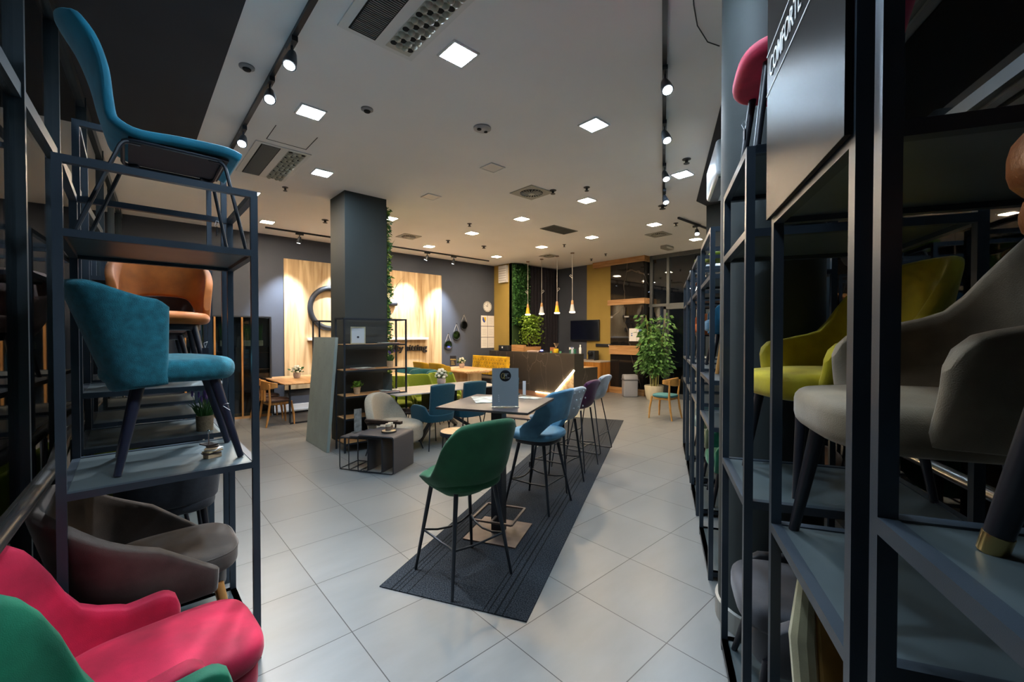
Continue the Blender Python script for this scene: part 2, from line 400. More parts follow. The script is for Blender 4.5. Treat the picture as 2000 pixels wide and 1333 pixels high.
# left front (seen from inside at its right), right front behind the racks, end front beside the marble pier
LT = V((lx(10.15), 10.15)); L0 = V((lx(-2), -2)); LL = (LT-L0).length
def ls(y): return (10.15-y)/cos(R(2.6))
glazing(1, LT, L0, [ls(y) for y in (9.6, 8.2, 6.82, 5.38, 4.04, 3.11, 2.2, 1.2, .2, -.8)], [(2.80, 0, LL)], .03)
RL0 = V(TIP); RL1 = V(FR); RLL = (RL1-RL0).length
glazing(2, RL0, RL1, [.4, 1.5, 2.6, 3.3, 3.9, 5.1, 6.3, 7.5, 8.7, 9.9, 11.1, RLL-.05], [(2.8, 0, RLL)], .06)
glazing(3, FR, (10.45, 6.05), [.05, .62, 1.5, 1.98], [(2.42, 0, 2.05)], .07, FRD)
dr = struct('door_1', MB().add(box(10.36, 10.44, 4.65, 4.72, 0, 2.38)).add(box(10.36, 10.44, 5.5, 5.57, 0, 2.38)).add(box(10.36, 10.44, 4.65, 5.57, 2.3, 2.38)).add(box(10.36, 10.44, 4.65, 5.57, 0, .12)), FRD, ang=None)
obj('door_handle', MB().add(tube([(10.32, 4.78, .8), (10.32, 4.78, 1.5)], .013)).add(cyl((10.32, 4.78, .85), (10.37, 4.78, .85), .01)).add(cyl((10.32, 4.78, 1.45), (10.37, 4.78, 1.45), .01)), CHROME, dr)
# pavement outside
struct('floor_outside', MB().add(box(-14, 22, -14, 20, -.14, -.105)), mat('asphalt', (.02, .021, .024), .9), ang=None)

# ------------------------------------------------------------------ ceiling fittings
def panel(x, y, on, label, warm):
    t = thing('ceiling_light', label, 'ceiling light', (x, y, H), 0, 'square ceiling panels')
    obj('frame', MB().add(box(-.115, .115, -.115, -.1, -.014, -.0005)).add(box(-.115, .115, .1, .115, -.014, -.0005)).add(box(-.115, -.1, -.1, .1, -.014, -.0005)).add(box(.1, .115, -.1, .1, -.014, -.0005)), WHITE, t, ang=None)
    m = emit('led_warm', WARM, PANEL_E*1.45) if warm else emit('led_cool', COOL, PANEL_E)
    if not on: m = mat('dead_diffuser', (.72, .68, .64), .5)
    obj('diffuser', MB().add(box(-.1, .1, -.1, .1, -.009, -.002)), m, t, ang=None)
PL = [((895, 105), 1, 0, 'largest lit square ceiling panel, beside the near jet vent'), ((607, 218), 1, 0, 'lit square ceiling panel beside the left spotlight track'),
 ((629, 337), 1, 0, 'lit square ceiling panel just right of the small jet vent'), ((1160, 243), 1, 0, 'lit square ceiling panel between the two round detectors and the right spotlight track'),
 ((1333, 340), 1, 0, 'lit square ceiling panel just right of the right spotlight track'), ((1146, 391), 1, 1, 'lit square ceiling panel right of the large round air diffuser'),
 ((1019, 427), 1, 1, 'lit square ceiling panel below the large round air diffuser'), ((1278, 438), 1, 1, 'lit square ceiling panel just above the far right round diffuser'),
 ((922, 455), 1, 1, 'lit square ceiling panel with a dark sprinkler just beyond it'), ((1156, 463), 1, 1, 'lit square ceiling panel right of the grey rectangular vent'),
 ((522, 433), 1, 1, 'lit square ceiling panel above the left end of the back track'), ((490, 376), 1, 1, 'lit square ceiling panel seen over the corner of the near left rack'),
 ((762, 426), 1, 1, 'lit square ceiling panel half hidden by the column greenery'), ((1058, 482), 1, 1, 'lit square ceiling panel in front of the pendant lamps'),
 ((970, 501), 1, 1, 'lit square ceiling panel nearest the corner clock wall'), ((838, 481), 1, 1, 'lit square ceiling panel in front of the wood wall panel'),
 ((1359, 467), 1, 1, 'lit square ceiling panel seen through the far right rack frames'),
 ((842, 384), 0, 1, 'unlit square ceiling panel right of the square column top'), ((962, 327), 0, 1, 'unlit square ceiling panel in the middle of the ceiling')]
for (p, on, wm, lab) in PL:
    g = G(*p, H); panel(g.x, g.y, on, lab, wm)
# panels of the same grid that stand outside the picture, over the aisle behind the camera
for x, y, l in ((.7, 1.0, 'left of the camera'), (1.9, 1.1, 'right of the camera')): panel(x, y, 1, 'lit square ceiling panel out of view '+l, 0)

GRL = mat('grille_grey', (.18, .19, .19), .6); CREAM = mat('vent_cream', (.50, .49, .43), .6); HOLE = mat('vent_hole', (.01, .01, .01), .9)
def jetvent(x0, x1, y0, y1, label, nrow):
    t = thing('ceiling_vent', label, 'ceiling vent', ((x0+x1)/2, (y0+y1)/2, H)); a = (x1-x0)/2; b = (y1-y0)/2
    obj('frame', MB().add(box(-a-.04, a+.04, -b-.04, b+.04, -.012, -.0005)), mat('vent_white', (.74, .74, .72), .6), t, ang=None)
    m = MB().add(box(-a+.02, -.03, -b, b, -.016, -.012))
    k = int(2*b/.018)
    g = MB()
    for i in range(k): g.add(box(-a+.03, -.04, -b+i*.018, -b+i*.018+.008, -.021, -.016))
    gr = obj('return_grille', m, HOLE, t, ang=None); obj('slats', g, GRL, gr, ang=None)
    pn = obj('nozzle_panel', MB().add(box(.05, a, -b, b, -.014, -.012)), CREAM, t, ang=None)
    n = int(2*b/.06); nm = mat('nozzle', (.42, .40, .32), .5); protos = {}
    for i in range(n):
        for j in range(nrow):
            X = .08+(a-.11)*j/(nrow-1); Y = -b+.03+i*.06; ball = (i+j) % 3 > 0
            if ball not in protos:
                protos[ball] = o = obj('nozzle', lathe([(.026, 0), (.024, -.012), (.015, -.022), (0, -.026)], seg=10), nm, pn) if ball else obj('nozzle', cyl((0, 0, -.0002), (0, 0, -.002), .024, seg=12), HOLE, pn)
            else: o = protos[ball].copy(); COL.objects.link(o); o.parent = pn
            o.location = (X, Y, -.014)
jetvent(1.09, 1.58, 5.34, 6.42, 'small rectangular jet vent left, beside the left spotlight track', 4)
jetvent(1.12, 1.60, 1.75, 2.93, 'large rectangular jet vent at the top edge, with a grey grille and rows of nozzles', 4)
# access hatch outline
hx = MB()
for a, b in (((1.13, 4.8), (1.13, 5.2)), ((1.13, 5.2), (1.53, 5.2)), ((1.53, 5.2), (1.53, 4.8))): hx.add(bar((*a, H-.002), (*b, H-.002), .006, .003))
tag(obj('access_hatch', hx, mat('gap_line', (.05, .05, .05), .9), ang=None), 'thin outline of an access hatch beside the small jet vent', 'hatch')
def diffuser(p, r, label):
    g = G(*p, H); t = thing('air_diffuser', label, 'air diffuser', (g.x, g.y, H))
    obj('plate', MB().add(box(-r*1.35, r*1.35, -r*1.35, r*1.35, -.012, -.0005)), mat('diffuser_plate', (.36, .35, .31), .6), t, ang=None)
    obj('recess', MB().add(cyl((0, 0, -.012), (0, 0, -.014), r, seg=32)), HOLE, t)
    m = MB()
    for i in range(20):
        a = 2*pi*i/20; m.add(bar((r*.3*cos(a), r*.3*sin(a), -.017), (r*.97*cos(a+.25), r*.97*sin(a+.25), -.017), .008, .014))
    m.add(cyl((0, 0, -.012), (0, 0, -.03), r*.28, seg=16)); obj('blades', m, CREAM, t)
diffuser((1038, 376), .17, 'round air diffuser, the largest, above the middle of the room')
diffuser((798, 462), .15, 'round air diffuser right of the square column')
diffuser((1286, 458), .15, 'round air diffuser at the far right of the ceiling')
diffuser((1072, 479+21), .14, 'small dark air diffuser beside the pendant lamps')
g = G(1092, 449, H); t = thing('return_air_vent', 'grey rectangular vent flush in the ceiling above the counter', 'ceiling vent', (g.x, g.y, H))
obj('frame', MB().add(box(-.36, .36, -.19, .19, -.01, -.0005)), GRL, t, ang=None)
m = MB()
for i in range(16): m.add(box(-.34, -.01, -.17+i*.0215, -.16+i*.0215, -.014, -.01)).add(box(.01, .34, -.17+i*.0215, -.16+i*.0215, -.014, -.01))
obj('slats', m, mat('slat_dark', (.09, .095, .09), .6), t, ang=None)
DGR = mat('detector_dark', (.05, .05, .055), .5)
def detector(p, r, label, kind):
    g = G(*p, H); t = thing(('smoke_detector', 'sprinkler', 'ceiling_speaker')[kind], label, ('detector', 'sprinkler', 'speaker')[kind], (g.x, g.y, H))
    if kind == 1:
        obj('rose', lathe([(r, 0), (r, -.006), (r*.4, -.012), (r*.3, -.05)], seg=16), DGR, t); obj('deflector', lathe([(.0, -.05), (r*.7, -.05), (r*.7, -.055), (0, -.055)], seg=12), DGR, t)
    elif kind == 0:
        obj('ring', lathe([(r, 0), (r, -.01), (r*.65, -.02)], seg=24), mat('ring_grey', (.25, .25, .26), .5), t); obj('lens', lathe([(r*.62, -.012), (r*.5, -.03), (0, -.035)], seg=20), HOLE, t)
    else:
        obj('ring', lathe([(r, 0), (r, -.012), (r*.8, -.022), (r*.3, -.026)], seg=24), mat('spk_grey', (.33, .34, .36), .4), t)
        obj('ports', MB().add(cyl((-.04, .0, -.02), (-.04, 0, -.032), .022)).add(cyl((.045, 0, -.02), (.045, 0, -.032), .018)), HOLE, t)
detector((482, 130), .055, 'dark round detector left of the left spotlight track', 0)
detector((717, 213), .055, 'dark round detector in the middle of the near ceiling', 0)
detector((942, 250), .09, 'grey round ceiling fitting with two dark ports', 2)
for p, r, l in (((1341, 311), .05, 'dark sprinkler above the panel right of the right track'), ((1146, 366), .045, 'dark sprinkler above the panel right of the large diffuser'), ((917, 437), .045, 'dark sprinkler just above a lit panel in front of the back track'),
 ((557, 366), .04, 'pale sprinkler right of the small jet vent'), ((1294, 402), .07, 'dark round fitting at the far end of the right track'), ((875, 470), .05, 'dark sprinkler between column and back track'), ((1080, 372), .05, 'small round fitting beside the large round diffuser'),
 ((1320, 436), .045, 'sprinkler right of the far right lit panel'), ((1102, 478), .04, 'sprinkler between the vent and the pendants'), ((945, 481), .06, 'round fitting near the end of the back track'), ((1183, 496), .04, 'sprinkler above the ochre wall stripe'), ((1155, 506), .045, 'dark round fitting above the wall screen'), ((635, 430), .06, 'round fitting left of the square column')):
    detector(p, r, l, 1)
g = G(1303, 481, H); tag(obj('projector_box', MB().add(rbox((0, 0, -.04), (.36, .16, .08), .015)), mat('box_grey', (.3, .29, .26), .6), loc=(g.x, g.y, H)), 'small grey box fixed to the far right ceiling', 'box')

# spotlight tracks
LENS = emit('spot_lens', (.85, .93, 1), 22); LENSW = emit('spot_lens_warm', (1, .95, .85), 12)
def track(a, b, label):
    return tag(obj('spotlight_track', MB().add(bar((*a, H-.016), (*b, H-.016), .034, .030)), BLACK, ang=None), label, 'track')
def spot(x, y, tgt, label, power, rz=0, col=(.85, .93, 1), size=50, lens=None, blend=.6, drop=.1):
    """track head aimed at tgt"""
    t = thing('track_spotlight', label, 'spotlight', (x, y, H-.03), 0, 'track spotlights')
    obj('adapter', MB().add(rot_vf(box(-.02, .02, -.075, .075, -.035, 0), Matrix.Rotation(rz, 3, 'Z'))), BLACK, t, ang=None)
    p = V((0, 0, -drop)); d = (V(tgt)-V((x, y, H-.03))-p).normalized()
    obj('stem', MB().add(cyl((0, 0, -.03), p, .009)), BLACK, t)
    q = p-d*.03; e = p+d*.10
    m = MB().add(tube([q, q+d*.02, p+d*.01, p+d*.05, e], [.022, .030, .034, .042, .046], 20)); obj('head', m, BLACK, t)
    obj('lens', MB().add(cyl(e+d*.0005, e+d*.003, .036, seg=20)), lens or LENS, t)
    ld = bpy.data.lights.new('spot', 'SPOT'); ld.energy = power; ld.color = col; ld.spot_size = R(size); ld.spot_blend = blend; ld.shadow_soft_size = .03
    lo = bpy.data.objects.new('spot_beam', ld); COL.objects.link(lo); lo.parent = t; lo.location = e+d*.012; lo.rotation_euler = d.to_track_quat('-Z', 'Y').to_euler()
TLX = .885
track((TLX, .6), (TLX, 5.85), 'black spotlight track on the left side of the ceiling')
heads = [(565, 70), (528, 150), (476, 245), (450, 295)]
labs = ['lit spotlight nearest on the left track', 'brightest second spotlight on the left track', 'third spotlight on the left track, above the small jet vent', 'farthest spotlight on the left track, behind the blue chair']
tg = [(.2, 2.6, 1.0), (.3, 2.0, .5), (.25, 3.5, 1.3), (.2, 4.6, 1.0)]
for p, l, q in zip(heads, labs, tg):
    gy = G(*p, H).y; spot(TLX, gy, q, l, 110, 0, size=62)
spot(TLX, 1.3, (.0, 1.7, .8), 'spotlight on the left track beyond the top edge of the view', 60, size=60)
ta = V((2.538-.879*1.4, 1.369-.477*1.4)); tb = V((6.03, 3.25))
track(ta, tb, 'black spotlight track on the right side of the ceiling')
for p, l, q in (((1299, 130), 'spotlight nearest on the right track', SN(-.3, .3, 1.1)), ((1298, 235), 'second spotlight on the right track', SN(1, .4, 1.2)), ((1298, 318), 'third spotlight on the right track', SN(2, .3, 1.2)), ((1298, 368), 'farthest spotlight on the right track', SN(3, .3, 1.2))):
    g = G(*p, H); spot(g.x, g.y, q, l, 42, R(-61.5), size=55)
p = V((2.538, 1.369, 0))-D*.9; spot(p.x, p.y, SN(-1.6, .4, 1.2), 'spotlight on the right track beyond the top edge of the view', 16, R(-61.5), size=55)
a = G(513, 447, H); b = G(955, 509, H); track((a.x, 9.42), (7.63, 9.42), 'thin black spotlight track in front of the back wall')
for x, l, q in ((577, 'left spotlight on the back track, beside the dark wall', (2.45, 10.1, 1.7)), (827, 'middle spotlight on the back track', (5.15, 10.1, 1.9)), (881, 'right spotlight on the back track', (6.35, 10.1, 1.7))):
    g = G(x, {577: 458, 827: 493, 881: 500}[x], H); spot(g.x, 9.42, q, l, 330, pi/2, col=(.80, .89, 1), size=58, blend=.9)
spot(3.55, 9.42, (3.6, 10.1, 1.9), 'spotlight on the back track hidden behind the square column', 230, pi/2, col=(.80, .89, 1), size=58, blend=.9)
a = G(1325, 424, H); b = G(1386, 447, H); track((a.x, a.y), (b.x, b.y), 'short black spotlight track at the far right'); g = G(1361, 437, H)
spot(g.x, g.y, SN(4.6, .4, 1.2), 'spotlight on the short far right track', 20)
# loose cable
tag(obj('loose_cable', MB().add(tube([G(1352, -40, H-.004), G(1355, 10, H-.004), G(1362, 50, H-.02), G(1382, 82, H-.03), G(1405, 90, H-.02)], .004, 6)), BLACK), 'thin black cable hanging loose from the ceiling beside the round column', 'cable')
# air conditioner
ac = thing('air_conditioner', 'white air conditioner unit hung above the right racks', 'air conditioner', SN(2.7, .22, 3.2), RZ_N)
obj('body', MB().add(rbox((0, .13, .2), (.95, .26, .36), .04)), mat('ac_white', (.62, .66, .70), .3), ac); obj('louvre', MB().add(box(-.42, .42, .03, .12, .008, .018)), BLACK, ac, ang=None)
# ------------------------------------------------------------------ display racks
def rack(label, loc, rz, shelves, w=.70, d=.70, h=2.34, name='display_rack', group=None, dark_top=False, pw=.03):
    t = thing(name, label, 'rack', loc, rz, group)
    for x in (0, w-pw):
        for y in (0, d-pw): obj('post', MB().add(box(x, x+pw, y, y+pw, 0, h)), RACKM, t, ang=None)
    for z in (.03, h-pw):
        fr = MB(); fr.add(box(pw, w-pw, 0, pw, z, z+pw)).add(box(pw, w-pw, d-pw, d, z, z+pw)).add(box(0, pw, pw, d-pw, z, z+pw)).add(box(w-pw, w, pw, d-pw, z, z+pw))
        obj('frame_rails', fr, RACKM, t, ang=None)
    for z in shelves:
        m = MB().add(box(pw, w-pw, 0, pw, z-pw, z)).add(box(pw, w-pw, d-pw, d, z-pw, z)).add(box(0, pw, pw, d-pw, z-pw, z)).add(box(w-pw, w, pw, d-pw, z-pw, z))
        s = obj('shelf_rim', m, RACKM, t, ang=None)
        obj('shelf', MB().add(box(pw+.0005, w-pw-.0005, pw+.0005, d-pw-.0005, z-.012, z-.004)), SHELFM, s, ang=None)
    return t
LX0 = -.215
rack('black steel display rack at the left front, blue chair on its top', (LX0, 2.42, 0), 0, (.06, 1.0, 2.05))
rack('tall black rack behind the left front rack, orange chair inside', (LX0, 3.30, 0), 0, (.06, 1.0, 1.31), h=2.80)
rack('third black rack from the front on the left, mauve chair inside', (LX0, 4.20, 0), 0, (.06, 1.0, 1.31, 2.05))
rack('fourth black rack from the front on the left', (LX0+.05, 5.10, 0), 0, (.06, 1.0, 1.31, 2.05))
def rrack(s1, label, shelves, h=2.34, w=.66, n=.02): return rack(label, SN(s1, n), RZ_N, shelves, w=w, h=h)
rrack(-1.50, 'nearest right rack, tan leather chair on its high shelf', (.06, 1.31), h=3.0, w=.70, n=.08)
rrack(-.79, 'tall right rack under the sign panel, beige armchair inside', (.06, 1.0, 2.03), h=3.0, w=.66, n=.07)
rrack(0, 'right rack with the yellow armchair on its middle shelf', (.06, 1.0, 2.03, 2.342), w=.63)
rrack(1.35, 'right rack just beyond the round column, striped chair inside', (.06, 1.02, 1.33, 2.03), w=.72)
rrack(2.40, 'second right rack beyond the round column, teal chair inside', (.06, 1.02, 1.33, 2.03), w=.70)
rrack(3.30, 'third right rack beyond the round column', (.06, 1.02, 1.33, 2.03), w=.70)
rrack(4.22, 'farthest right rack, nearest the bamboo plant', (.06, 1.02, 1.33, 2.03), w=.70)
SIGNM = mat('sign_board', (.016, .015, .015), .27, .0, bump=.1, bscale=900, spec=.14); SIGNM.node_tree.nodes['Principled BSDF'].inputs['IOR'].default_value = 1.22
# sign panel on the tall right rack
sg = thing('sign_panel', 'large black sign panel with white lettering on the tall right rack', 'sign', SN(-.785, .055, 2.02), RZ_N)
obj('board', MB().add(box(0, .655, 0, .012, 0, .95)), mat('sign_board', (.016, .015, .015), .24, .0, bump=.1, bscale=900, spec=.14), sg, ang=None)
ln = MB().add(box(0, .655, -.002, 0, .415, .419)).add(box(0, .655, -.002, 0, .548, .552)); obj('lines', ln, mat('print_white', (.8, .8, .8), .6), sg, ang=None)
tx = text_mesh('COMFORTE', .090, .001, .0003, .70); obj('lettering', MB().add(rot_vf(tx, UPX)).xf(Matrix.Translation((.045, -.002, .452))), MATS['print_white'], sg, ang=None)

# handrails along the fronts
def rail(pts, label, posts):
    t = thing('handrail', label, 'handrail'); obj('tube', tube(pts, .031, 16), mat('brushed_steel', (.6, .6, .6), .24, 1), t)
    for p in posts: obj('post', MB().add(cyl((p[0], p[1], 0), (p[0], p[1], p[2]-.02), .018)), CHROME, t)
rail([(lx(y)+o, y, 1.0) for y, o in ((-1.2, .13), (1.5, .13), (3.0, .125), (3.7, .065), (9.5, .065))], 'chrome handrail along the left glass front', [(lx(y)+o, y, 1.0) for y, o in ((-.6, .13), (1.9, .13), (4.1, .065), (6.5, .065), (9.0, .065))])
rail([SN(s, 1.05, .95) for s in (-3.2, 0, 3, 8)], 'chrome handrail along the right glass front', [SN(s, 1.05, .95) for s in (-2.8, -1.2, .9, 3.1, 5.2, 7.5)])

# ------------------------------------------------------------------ chairs
def legs(t, spec, m, r0=.020, r1=.012, foot=None, name='leg'):
    out = []
    for (a, b) in spec:
        o = obj(name, MB().add(cyl(a, b, r0, r1, 12)), m, t); out.append(o)
        if foot:
            d = (V(a)-V(b)).normalized(); obj('foot_cap', MB().add(cyl(b, V(b)+d*.03, r1*1.08, r1*1.12, 12)), foot, o)
    return out
def tub(t, m, a=.27, b=.26, yc=-.02, yf=.22, zs=.36, top=((0, .85), (.35, .80), (.7, .62), (1, .58)), bot=((0, .36), (1, .36)), lean=.10, arm_lean=.04, th=.06, n=2.6, arc=.62, name='shell', zl=None, belly=0, tin=0, nu=34, leanp=None):
    """wrap-around shell open to +y"""
    if zl is None: zl = zs
    def S_(u, w_):
        q = abs(2*u-1); sg = 1 if u > .5 else -1
        if q < arc:
            ph = q/arc*pi/2; x = a*sin(ph)**(2/n); y = yc-b*cos(ph)**(2/n); nx, ny = x/a, (y-yc)/b
        else:
            k = (q-arc)/(1-arc); x = a*(1-tin*k*k); y = yc+(yf-yc)*k; nx, ny = 1, 0
        z0 = lerp_pts(bot, q); z1 = lerp_pts(top, q); z = z0+(z1-z0)*w_
        hh = z-zl; L = lerp_pts(leanp or ((0, lean), (1, arm_lean)), q)
        off = L*hh/.4-belly*(1-min(1, hh/.18))**2 if hh < .18 else L*hh/.4
        return (sg*(x+nx*off), y+ny*off, z)
    return obj(name, MB().add(sheet(S_, th, nu, 10)), m, t, ang=60)
def hang_tag(t, p, ang=0):
    g = obj('hang_tag', MB().add(rot_vf(cbox((0, 0, -.035), (.035, .003, .05)), Matrix.Rotation(ang, 3, 'Z'))).xf(Matrix.Translation(p)), mat('tag_black', (.01, .01, .02), .5), t, ang=None)
    obj('string', MB().add(tube([V(p)+V((0, 0, -.01)), V(p)+V((.01, .01, .02)), V(p)+V((-.012, 0, .03)), V(p)+V((0, -.01, -.008))], .0012, 5)), PAPER, g)
def armchair(label, loc, rz, m, legm=LEGB, seat_z=.46, w=1.0, back=.86, arm=.62, armf=.56, lean=.13, yf=.20, zs=.30, th=.055, splay=.06, seatm=None, name='armchair', foot=None, front=.27, mid=None, tagp=None, legr=.021, group=None, piping=None, belly=.05, cat='chair', tin=0, n=2.6, top=None):
    t = thing(name, label, cat, loc, rz, group)
    tub(t, m, a=.27*w, top=top or ((0, back), (.16, back-.015), (.34, mid or (back+arm)/2+.03), (.52, arm+.02), (.72, arm), (.93, armf+.02), (1, armf-.05)), bot=((0, zs), (1, zs+.02)), zs=zs, lean=lean, yf=yf, th=th, belly=belly, tin=tin, n=n)
    s = obj('seat', MB().add(cushion(.245*w, .265, seat_z-.12, seat_z-.01, 3.6, .035, .02, .04, cy=front-.265)), seatm or m, t)
    if piping: obj('piping', MB().add(tube([(.245*w*abs(cos(q))**(.55)*(1 if cos(q) > 0 else -1), front-.265+.265*abs(sin(q))**.55*(1 if sin(q) > 0 else -1), seat_z-.03) for q in [2*pi*i/40 for i in range(40)]], .004, 6, True)), piping, s)
    obj('seat_base', MB().add(cushion(.21*w, .22, zs-.015, seat_z-.10, 3.6, .01, 0, cy=front-.27)), LEGB, t)
    z = zs
    legs(t, [((sx*.19*w, y, z+.02), (sx*(.19*w+splay), y+(splay if y > 0 else -splay), 0)) for sx in (-1, 1) for y in (front-.10, -.20)], legm, legr, legr*.62, foot)
    if tagp: hang_tag(t, tagp)
    return t
YEL = velvet('yellow', 'b8a200'); BEI = velvet('beige', '786852'); RED = velvet('raspberry', 'c81a45'); EMG = velvet('emerald', '046a4c')
TAU = velvet('taupe', '5c514a'); GRY = velvet('grey', '4c4c52'); LGR = velvet('light_grey', 'b6bcc2'); ORG = velvet('orange', 'ac5c0a'); MAU = velvet('mauve', '866a60')
TEAL = mat('teal_chenille', '1c6c7c', .95, var=.35, vscale=30, bump=.8, bscale=350, sheen=.4); TURQ = velvet('turquoise', '0a7f9c'); PETR = fabric('petrol', '0b4252')
GRN = mat('green_felt', '1c5534', .9, var=.2, vscale=10, bump=.4, bscale=500, sheen=.45); LIME = fabric('lime', '6c7c0e'); BLUE = velvet('blue', '5488a4'); PUR = velvet('purple', '4c1240')
MUST = velvet('mustard', '7a5410'); CRM = velvet('cream', 'a8a080'); TAN = mat('tan_leather', '7c4218', .38, var=.25, vscale=9, bump=.3, bscale=160)
SAND = fabric('sand', '9b9181'); DTEAL = velvet('deep_teal', '04545c'); GOLD = fabric('gold', 'a8820c'); LEATHB = mat('brown_seat', (.06, .028, .02), .5, var=.2)
RZL = -pi/2      # left rack chairs face +x
# -- right racks
armchair('yellow velvet armchair with black legs on the right rack shelf', SN(-.27, .40, .996), RZ_AISLE+R(15), YEL, top=((0, .95), (.2, .935), (.38, .82), (.55, .65), (.72, .62), (.93, .60), (1, .53)), back=.93, arm=.62, armf=.58, lean=.07, yf=.17, th=.05, splay=.05, mid=.78, front=.30, zs=.38, seat_z=.49, w=.84)
armchair('beige velvet armchair with black legs under the sign panel', SN(-1.09, .42, .996), RZ_AISLE, BEI, top=((0, 1.02), (.2, 1.0), (.38, .86), (.55, .70), (.72, .66), (.93, .63), (1, .56)), back=1.0, arm=.66, armf=.60, lean=.08, yf=.18, th=.055, splay=.06, mid=.80, front=.33, zs=.39, seat_z=.49, w=1.0, legr=.024)
# tan leather chair high at the right edge
t = thing('leather_chair', 'tan leather chair with black legs high at the right edge', 'chair', SN(-1.86, .42, 1.306), RZ_AISLE+.0)
tub(t, TAN, a=.25, zs=.40, top=((0, .88), (.5, .86), (.8, .66), (1, .55)), bot=((0, .44), (1, .44)), lean=.06, yf=.04, th=.07)
obj('seat', MB().add(cushion(.255, .25, .50, .60, 4, .04, .02, cy=.03)), TAN, t); obj('lower_pad', MB().add(cushion(.245, .24, .44, .52, 4, .035, 0, cy=.03)), TAN, t)
legs(t, [((sx*.17, y, .46), (sx*.25, y*1.45, 0)) for sx in (-1, 1) for y in (.16, -.16)], LEGB, .027, .016, BRASS)
# grey tub chair and mustard chair on the bottom shelves
armchair('low grey velvet chair on the bottom shelf beside the round column', SN(-.33, .36, .056), RZ_AISLE, GRY, back=.70, arm=.50, armf=.47, seat_z=.50, zs=.24, yf=.24, lean=.04, th=.06, front=.33, foot=None, w=.95)
t = thing('side_chair', 'mustard and cream upholstered chair on the bottom shelf under the sign', 'chair', SN(-1.17, .37, .056), R(118.5))
def flat_back(w0, w1, z0, z1, y0, y1, curve, wtop=.06):
    def S_(u, v_):
        x = (u*2-1); ww = w0+(w1-w0)*v_; zt = z1-wtop*abs(x)**3; z = z0+(zt-z0)*v_
        return (x*ww, y0+(y1-y0)*v_+curve*x*x, z)
    return sheet(S_, .075, 16, 10)
obj('backrest', MB().add(flat_back(.22, .235, .40, .92, -.20, -.25, .04)), MUST, t); obj('backrest_edge', MB().add(tube([(.235, -.165, .40), (.25, -.19, .68), (.235, -.21, .86)], [.034, .036, .022], 10)), CRM, t)
obj('seat', MB().add(cushion(.25, .25, .36, .47, 4, .04, .015)), MUST, t)
legs(t, [((sx*.18, y, .37), (sx*.22, y*1.25, 0)) for sx in (-1, 1) for y in (.18, -.18)], LEGB)
# raspberry chairs on the top shelves
def red_chair(label, loc, rz):
    t = thing('upholstered_chair', label, 'chair', loc, rz)
    tub(t, RED, a=.22, zs=.42, top=((0, .88), (.4, .85), (.75, .62), (1, .50)), bot=((0, .42), (1, .42)), lean=.10, yf=.12, th=.05)
    obj('seat', MB().add(cushion(.25, .27, .42, .50, 3.4, .035, .02)), RED, t); legs(t, [((sx*.15, y, .44), (sx*.19, y*1.3, 0)) for sx in (-1, 1) for y in (.17, -.17)], LEGB, .017, .013)
    hang_tag(t, (.165, .205, .30)); return t
red_chair('raspberry red chair on top of the yellow armchair rack, tag on its leg', SN(-.27, .30, 2.338), RZ_AISLE)
# -- left racks
# turquoise one-piece chair on wire legs
t = thing('velvet_side_chair', 'turquoise velvet high-back chair on black wire legs, top of the left rack', 'chair', (.11, 2.77, 2.05), RZL)
PR = [(.33, .485), (.26, .505), (.08, .50), (-.07, .49), (-.15, .53), (-.185, .61), (-.215, .74), (-.265, .88), (-.335, 1.0)]
def prof(v_):
    q = v_*(len(PR)-1); i = min(int(q), len(PR)-2); k = q-i
    P = [V((0, *PR[max(0, min(len(PR)-1, i+j))])) for j in (-1, 0, 1, 2)]
    return .5*((2*P[1])+(P[2]-P[0])*k+(2*P[0]-5*P[1]+4*P[2]-P[3])*k*k+(3*P[1]-P[0]-3*P[2]+P[3])*k**3)
def S_(u, v_):
    x = 2*u-1; p = prof(v_); bk = max(0, (v_-.5)/.5); wd = .225+.02*sin(pi*bk)-.05*bk**3
    return (x*wd, p.y+bk*(1-bk*.4)*.11*x*x, p.z-bk**4*.04*x*x)
obj('seat_and_back', MB().add(sheet(S_, lambda u, v_: .05-.018*v_, 22, 26)), TURQ, t)
obj('under_panel', MB().add(box(-.19, .19, -.10, .28, .462, .472)), mat('under_panel', (.03, .022, .026), .8), t, ang=None)
lp = loopbend([(-.2, -.12, .455), (.2, -.12, .455), (.2, .26, .455), (-.2, .26, .455)], .06)
obj('leg_frame', MB().add(tube(lp, .009, 8, True)), BLACK, t)
for sx in (-1, 1):
    obj('leg', tube(bend([(sx*.17, .20, .455), (sx*.2, .26, .445), (sx*.235, .345, .010), (sx*.20, .335, .010)], .03), .009), BLACK, t)
    obj('leg', tube(bend([(sx*.17, -.06, .455), (sx*.2, -.12, .445), (sx*.235, -.27, .010), (sx*.20, -.265, .010)], .03), .009), BLACK, t)
hang_tag(t, (-.225, .28, .22))
